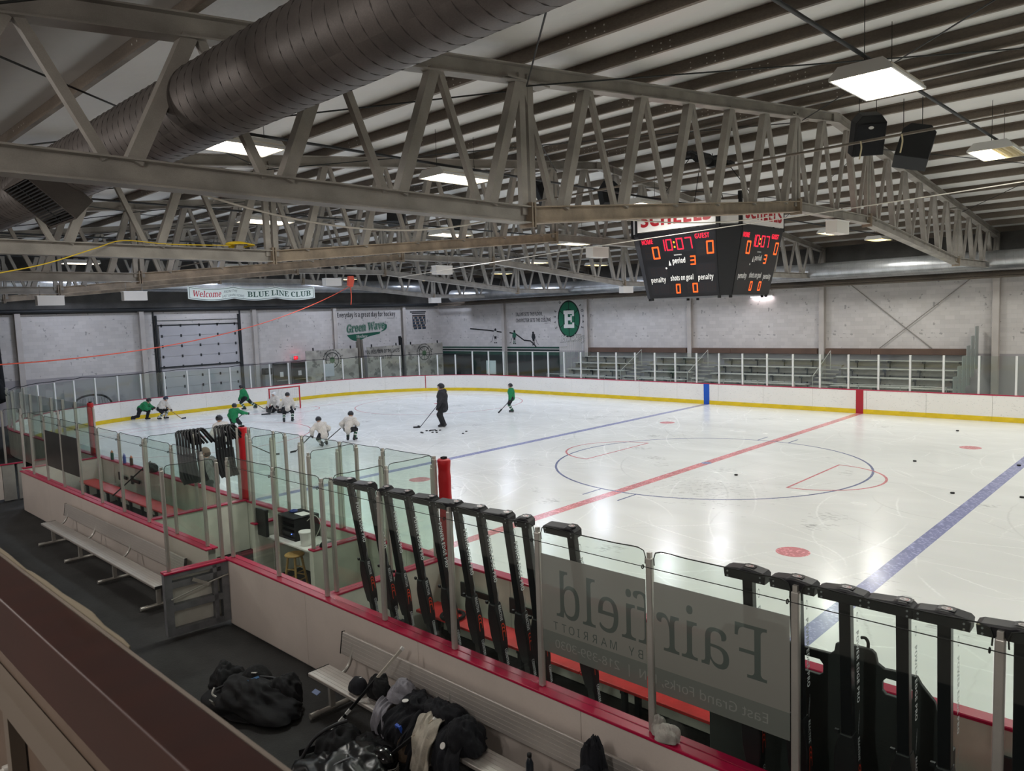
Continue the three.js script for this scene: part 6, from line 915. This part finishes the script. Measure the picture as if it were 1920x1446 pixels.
  for (const [kn, ank, F, heel, toe] of kneeOut) {
    if (!o.long) { const so = obj('sock', capMesh([[kn, ank, 0.052 * H, 0.04 * H]], 0.01, 26), PM[o.sock || 'sockG'], t); for (const f of o.sock === 'sockW' ? [0.3] : [0.25, 0.6]) obj('sock_stripe', rod(kn.clone().lerp(ank, f), kn.clone().lerp(ank, f + 0.14), (0.0545 - f * 0.0115) * H, 16, (0.0545 - (f + 0.14) * 0.0115) * H), o.sock === 'sockW' ? PM.sockG : PM.sockW, so); }
    const q = capMesh([[ank.clone().add(V(0, 0.03 * H, 0)), heel, 0.034 * H, 0.034 * H], [heel, toe, 0.034 * H, 0.028 * H]], 0.02 * H, 26), sk1 = obj(o.shoe === false ? 'shoe' : 'skate', q, o.shoe === false ? PM.black : PM.skate, t);
    if (o.shoe !== false) { const y = heel.y - 0.03 * H; const A = heel.clone().setY(y), B = toe.clone().setY(y); obj('blade_holder', bar(A.clone().setY(y - 0.012), B.clone().setY(y - 0.012), 0.022, 0.03), PM.holder, sk1); obj('blade', bar(A.clone().addScaledVector(F, -0.03).setY(Math.max(0.006, y - 0.045)), B.clone().addScaledVector(F, 0.02).setY(Math.max(0.006, y - 0.045)), 0.005, 0.045), PM.blade, sk1); }
  }
  if (o.gloves !== false) for (const s of [-1, 1]) { const { wr, pl, d, sd } = ends[s]; const caps = [[wr.clone().addScaledVector(d, -0.05 * H), pl, 0.04 * H, 0.034 * H]]; for (let k = 0; k < 4; k++) caps.push([pl.clone().addScaledVector(sd, (k - 1.5) * 0.015 * H), pl.clone().addScaledVector(sd, (k - 1.5) * 0.016 * H).addScaledVector(d, 0.036 * H), 0.012 * H, 0.011 * H]); caps.push([pl.clone().addScaledVector(sd, 0.03 * H), pl.clone().addScaledVector(sd, 0.045 * H).addScaledVector(d, 0.02 * H), 0.011 * H, 0.01 * H]); obj('glove', capMesh(caps, 0.01 * H, 30), PM.glove, t); }
  const R = hr * 1.28;
  const eyes = []; for (const s of [-1, 1]) { const ex = V(hf.z, 0, -hf.x).multiplyScalar(s * hr * 0.38); eyes.push(new THREE.SphereGeometry(hr * 0.13, 8, 6).translate(...headC.clone().addScaledVector(hf, hr * 0.93).add(ex).addScaledVector(hu, 0.004 * H).toArray())); }
  obj('eyes', eyes, PM.black, t); obj('mouth', bar(headC.clone().addScaledVector(hf, hr * 0.93).addScaledVector(hu, -0.034 * H).add(V(hf.z, 0, -hf.x).multiplyScalar(-0.014 * H)), headC.clone().addScaledVector(hf, hr * 0.93).addScaledVector(hu, -0.034 * H).add(V(hf.z, 0, -hf.x).multiplyScalar(0.014 * H)), 0.006, 0.006), mat(0x8a4a42, 0.6), t);
  for (const s of [-1, 1]) obj('ear', new THREE.SphereGeometry(hr * 0.24, 8, 6).scale(0.5, 1, 0.7).translate(...headC.clone().add(V(hf.z, 0, -hf.x).multiplyScalar(s * hr * 1.0)).toArray()), skin, t);
  if (o.helmet) {
    const c = headC.clone().addScaledVector(hu, 0.018 * H).addScaledVector(hf, -0.006 * H), hm = obj('helmet', sdfMesh(p => { const d = p.clone().sub(c), f = d.dot(hf), u = d.dot(hu), r = Math.sqrt(d.lengthSq() - f * f * 0.22); let v = r - R; v = Math.max(v, -(u + R * 0.55)); v = Math.max(v, Math.min(f - R * 0.45, -(u - R * 0.12)) > 0 ? Math.min(f - R * 0.45, R * 0.12 - u) : v); return v; }, c.clone().subScalar(R * 1.25), c.clone().addScalar(R * 1.25), 34), PM[o.helmet], t);
    const rtv = V(hf.z, 0, -hf.x), cage = []; for (let k = 0; k < 4; k++) { const u0 = 0.1 - k * 0.3; cage.push(tube([-1, -0.55, 0, 0.55, 1].map(s => c.clone().addScaledVector(rtv, s * R * 0.8).addScaledVector(hf, R * (1.12 - 0.75 * s * s)).addScaledVector(hu, R * u0)), 0.0035, 4, 10)); } obj('face_cage', cage, PM.blade, hm);
    obj('vent_stripe', [-0.3, 0.3].map(s => tube([0.8, 1.2, 1.57, 2, 2.4].map(a => c.clone().addScaledVector(rtv, s * R).addScaledVector(hf, R * 1.06 * Math.cos(a)).addScaledVector(hu, R * 0.97 * Math.sin(a))), 0.008, 4, 10)), PM.skate, hm);
  }
  if (o.hat) { const c = headC.clone().addScaledVector(hu, 0.03 * H); obj('cap', [new THREE.SphereGeometry(hr * 1.12, 20, 12, 0, 6.3, 0, 1.7).translate(c.x, c.y - 0.004, c.z), new THREE.CylinderGeometry(hr * 0.75, hr * 0.8, 0.012, 18).scale(0.9, 1, 1.2).translate(c.x + hf.x * hr * 1.3, c.y, c.z + hf.z * hr * 1.3)], PM[o.hat], t); obj('hair', new THREE.SphereGeometry(hr * 1.08, 16, 12).scale(1, 0.8, 0.9).translate(headC.x - hf.x * hr * 0.2, headC.y - hr * 0.05, headC.z - hf.z * hr * 0.25), PM.hair, t); }
  if (o.hoodie || o.coat) obj('hood', capMesh([[neck.clone().addScaledVector(hf, -0.06 * H).add(V(-0.04 * H, 0.0, 0)), neck.clone().addScaledVector(hf, -0.06 * H).add(V(0.04 * H, 0, 0)), 0.05 * H, 0.05 * H], [neck.clone().add(V(0, -0.01 * H, 0)), neck.clone().addScaledVector(hf, -0.05 * H), 0.055 * H, 0.055 * H]], 0.04 * H, 30, wrinkle(2)), PM[o.top], t);
  return { t, ends, T: q => t.localToWorld(V(...q)) };
}
function hockeyStick(label, top, heel, toe, c = 0x3a3833) {
  const t = thing('hockey_stick', label, 'hockey stick'); obj('shaft', bar(V(...top), V(...heel), 0.024, 0.03), mat(c, 0.4), t); obj('blade', bar(V(...heel), V(...toe), 0.014, 0.07), PM.skate, t); obj('end_knob', bar(V(...top), V(...top).lerp(V(...heel), 0.03), 0.034, 0.04), PM.white, t); return t;
}
{
  const Lf = [-0.69, -0.72], Rt = [0.69, 0.72], Aw = [0.72, -0.69], To = [-0.72, 0.69];
  // local axes of a figure: +z ahead, +x to its left
  person({ label: 'skater in green jersey lunging along the far boards behind a white-shirted skater', at: [-5.85, -28.75], face: Rt, H: 1.45, hip: [0, 0.62, -0.02], lean: 0.95, footL: [0.1, 0, 0.22], footR: [-0.1, 0.04, -0.42], handL: [0.16, 0.62, 0.6], handR: [-0.12, 0.6, 0.58], top: 'green', helmet: 'helmet', long: true });
  person({ label: 'skater in white jersey and dark pants bending over the stick at the far boards', at: [-5.1, -28.05], face: Rt, H: 1.42, hip: [0, 0.6, -0.1], lean: 0.7, footL: [0.14, 0, 0.1], footR: [-0.12, 0, -0.12], handL: [0.1, 0.5, 0.42], handR: [-0.12, 0.62, 0.25], top: 'white', helmet: 'navyHelmet', sock: 'sockW' });
  hockeyStick('wooden hockey stick held by the bending white-shirted skater at the far boards', [-5.02, 0.72, -27.9], [-4.42, 0.03, -27.35], [-4.15, 0.03, -27.45], 0xa98a4a);
  person({ label: 'skater in green jersey gliding left behind the goal with trailing leg', at: [-0.55, -28.0], face: Lf, H: 1.45, hip: [0, 0.7, 0], lean: 0.4, footL: [0.1, 0, 0.08], footR: [-0.1, 0.04, -0.48], handL: [0.2, 0.62, 0.3], handR: [-0.12, 0.65, 0.3], top: 'green', helmet: 'helmet' });
  hockeyStick('dark stick trailing on the ice behind the green skater near the goal', [-0.45, 0.62, -28.2], [0.1, 0.03, -27.3], [0.35, 0.03, -27.2]);
  // goalie down on the pads
  const gk = person({ label: 'goalie in white jersey and white mask down on dark leg pads before the goal', at: [-0.35, -25.0], face: [-0.9, 0.25], H: 1.5, hip: [0, 0.42, 0], lean: 0.35, footL: [0.45, 0.0, -0.25], footR: [-0.42, 0.0, -0.25], handL: [0.35, 0.42, 0.35], handR: [-0.35, 0.38, 0.35], top: 'white', helmet: 'whiteHelmet', bulk: 1.3, long: true });
  for (const s of [-1, 1]) obj('leg_pad', rbox(0.62, 0.22, 0.26, 0.06, s * 0.42, 0.12, 0.2, 3).rotateY(s * 0.35), PM.skate, gk.t);
  hockeyStick('goalie stick lying flat on the ice before the kneeling goalie', [-0.7, 0.3, -24.85], [-1.0, 0.05, -24.55], [-1.4, 0.05, -24.75]);
  person({ label: 'skater in white jersey seen from behind, facing the goal with feet apart', at: [-2.06, -20.9], face: [0.6, -0.8], H: 1.45, hip: [0, 0.72, 0], lean: 0.3, footL: [0.2, 0, -0.05], footR: [-0.18, 0, 0.05], handL: [0.38, 0.66, 0.2], handR: [-0.3, 0.6, 0.25], top: 'white', helmet: 'helmet' });
  person({ label: 'skater in green jersey seen from behind with right arm stretched out', at: [-5.35, -19.6], face: Aw, H: 1.35, hip: [0, 0.66, 0], lean: 0.15, footL: [0.14, 0, 0], footR: [-0.14, 0, 0.06], handR: [-0.5, 0.86, 0.2], handL: [0.24, 0.6, 0.18], top: 'green', helmet: 'helmet' });
  hockeyStick('thin stick held out by the green skater with stretched arm', [-4.92, 0.92, -19.45], [-5.6, 0.03, -20.4], [-5.8, 0.03, -20.5]);
  person({ label: 'skater in white jersey behind the right bunch of bent black sticks', at: [-8.35, -14.2], face: [0.2, -0.95], H: 1.55, hip: [0.05, 0.78, 0], lean: 0.25, side: 0.12, footL: [0.1, 0, -0.12], footR: [-0.2, 0, 0.1], handL: [0.34, 0.72, 0.2], handR: [-0.3, 0.66, 0.3], top: 'white', helmet: 'helmet' });
  hockeyStick('dark stick reaching right from the skater behind the bent sticks', [-8.1, 0.75, -14.4], [-7.1, 0.03, -13.2], [-6.9, 0.03, -13.1]);
  person({ label: 'crouching skater in cream jersey, left of the pair before the blue line', at: [-5.0, -13.2], face: [0.35, -0.9], H: 1.42, hip: [0.02, 0.5, -0.08], lean: 0.5, side: 0.2, footL: [0.1, 0, -0.1], footR: [-0.14, 0, 0.2], handL: [0.4, 0.45, 0.1], handR: [-0.22, 0.55, 0.3], top: 'white', helmet: 'helmet', sock: 'sockW' });
  hockeyStick('dark stick stretched left by the crouching skater in cream', [-5.25, 0.55, -13.45], [-6.25, 0.03, -13.1], [-6.5, 0.03, -13.05]);
  person({ label: 'crouching skater in cream jersey, right of the pair, one knee bent low', at: [-3.75, -13.35], face: [0.75, -0.5], H: 1.45, hip: [0, 0.52, -0.06], lean: 0.55, footL: [0.12, 0, 0.12], footR: [-0.16, 0, 0.12], handL: [0.28, 0.5, 0.2], handR: [-0.2, 0.6, 0.25], top: 'white', helmet: 'helmet' });
  hockeyStick('dark stick stretched left by the right crouching skater', [-3.95, 0.55, -13.6], [-4.75, 0.05, -13.65], [-4.95, 0.03, -13.6]);
  person({ label: 'coach in black coat and helmet standing over the pucks with a stick', at: [0.8, -13.0], face: Lf, H: 1.8, hip: [0, 1.0, 0], lean: 0.04, footL: [0.13, 0, 0.03], footR: [-0.13, 0, 0], handL: [0.22, 0.86, 0.2], handR: [-0.24, 0.9, 0.14], top: 'coat', helmet: 'helmet', coat: true, long: true, bulk: 1.2 });
  hockeyStick('long dark stick held low by the coach in black', [0.7, 1.02, -13.15], [0.12, 0.04, -13.75], [-0.08, 0.03, -13.98], 0x4b4c50);
  person({ label: 'child in green jersey and green socks standing alone right of the coach', at: [5.8, -13.7], face: Lf, H: 1.36, hip: [0, 0.75, 0], lean: 0.05, footL: [0.09, 0, 0], footR: [-0.09, 0, 0], handL: [0.2, 0.62, 0.08], handR: [-0.2, 0.6, 0.12], top: 'green', helmet: 'helmet' });
  hockeyStick('thin stick held down by the lone child in green', [5.75, 0.66, -13.7], [5.4, 0.2, -14.0], [5.25, 0.03, -14.1]);
  person({ label: 'boy in grey hooded sweatshirt and tan cap standing by the bench boards', at: [-12.42, -6.4], face: Lf, H: 1.66, hip: [0, 0.92, 0], lean: 0.1, footL: [0.12, 0, 0.03], footR: [-0.12, 0, 0], handL: [0.24, 0.95, 0.28], handR: [-0.24, 0.95, 0.28], top: 'hood', helmet: null, hat: 'tan', hoodie: true, long: true, gloves: false, bulk: 1.2 });
}
scene.traverse(o => { if (o.isMesh) o.castShadow = o.receiveShadow = true; });
renderer.render(scene, camera);
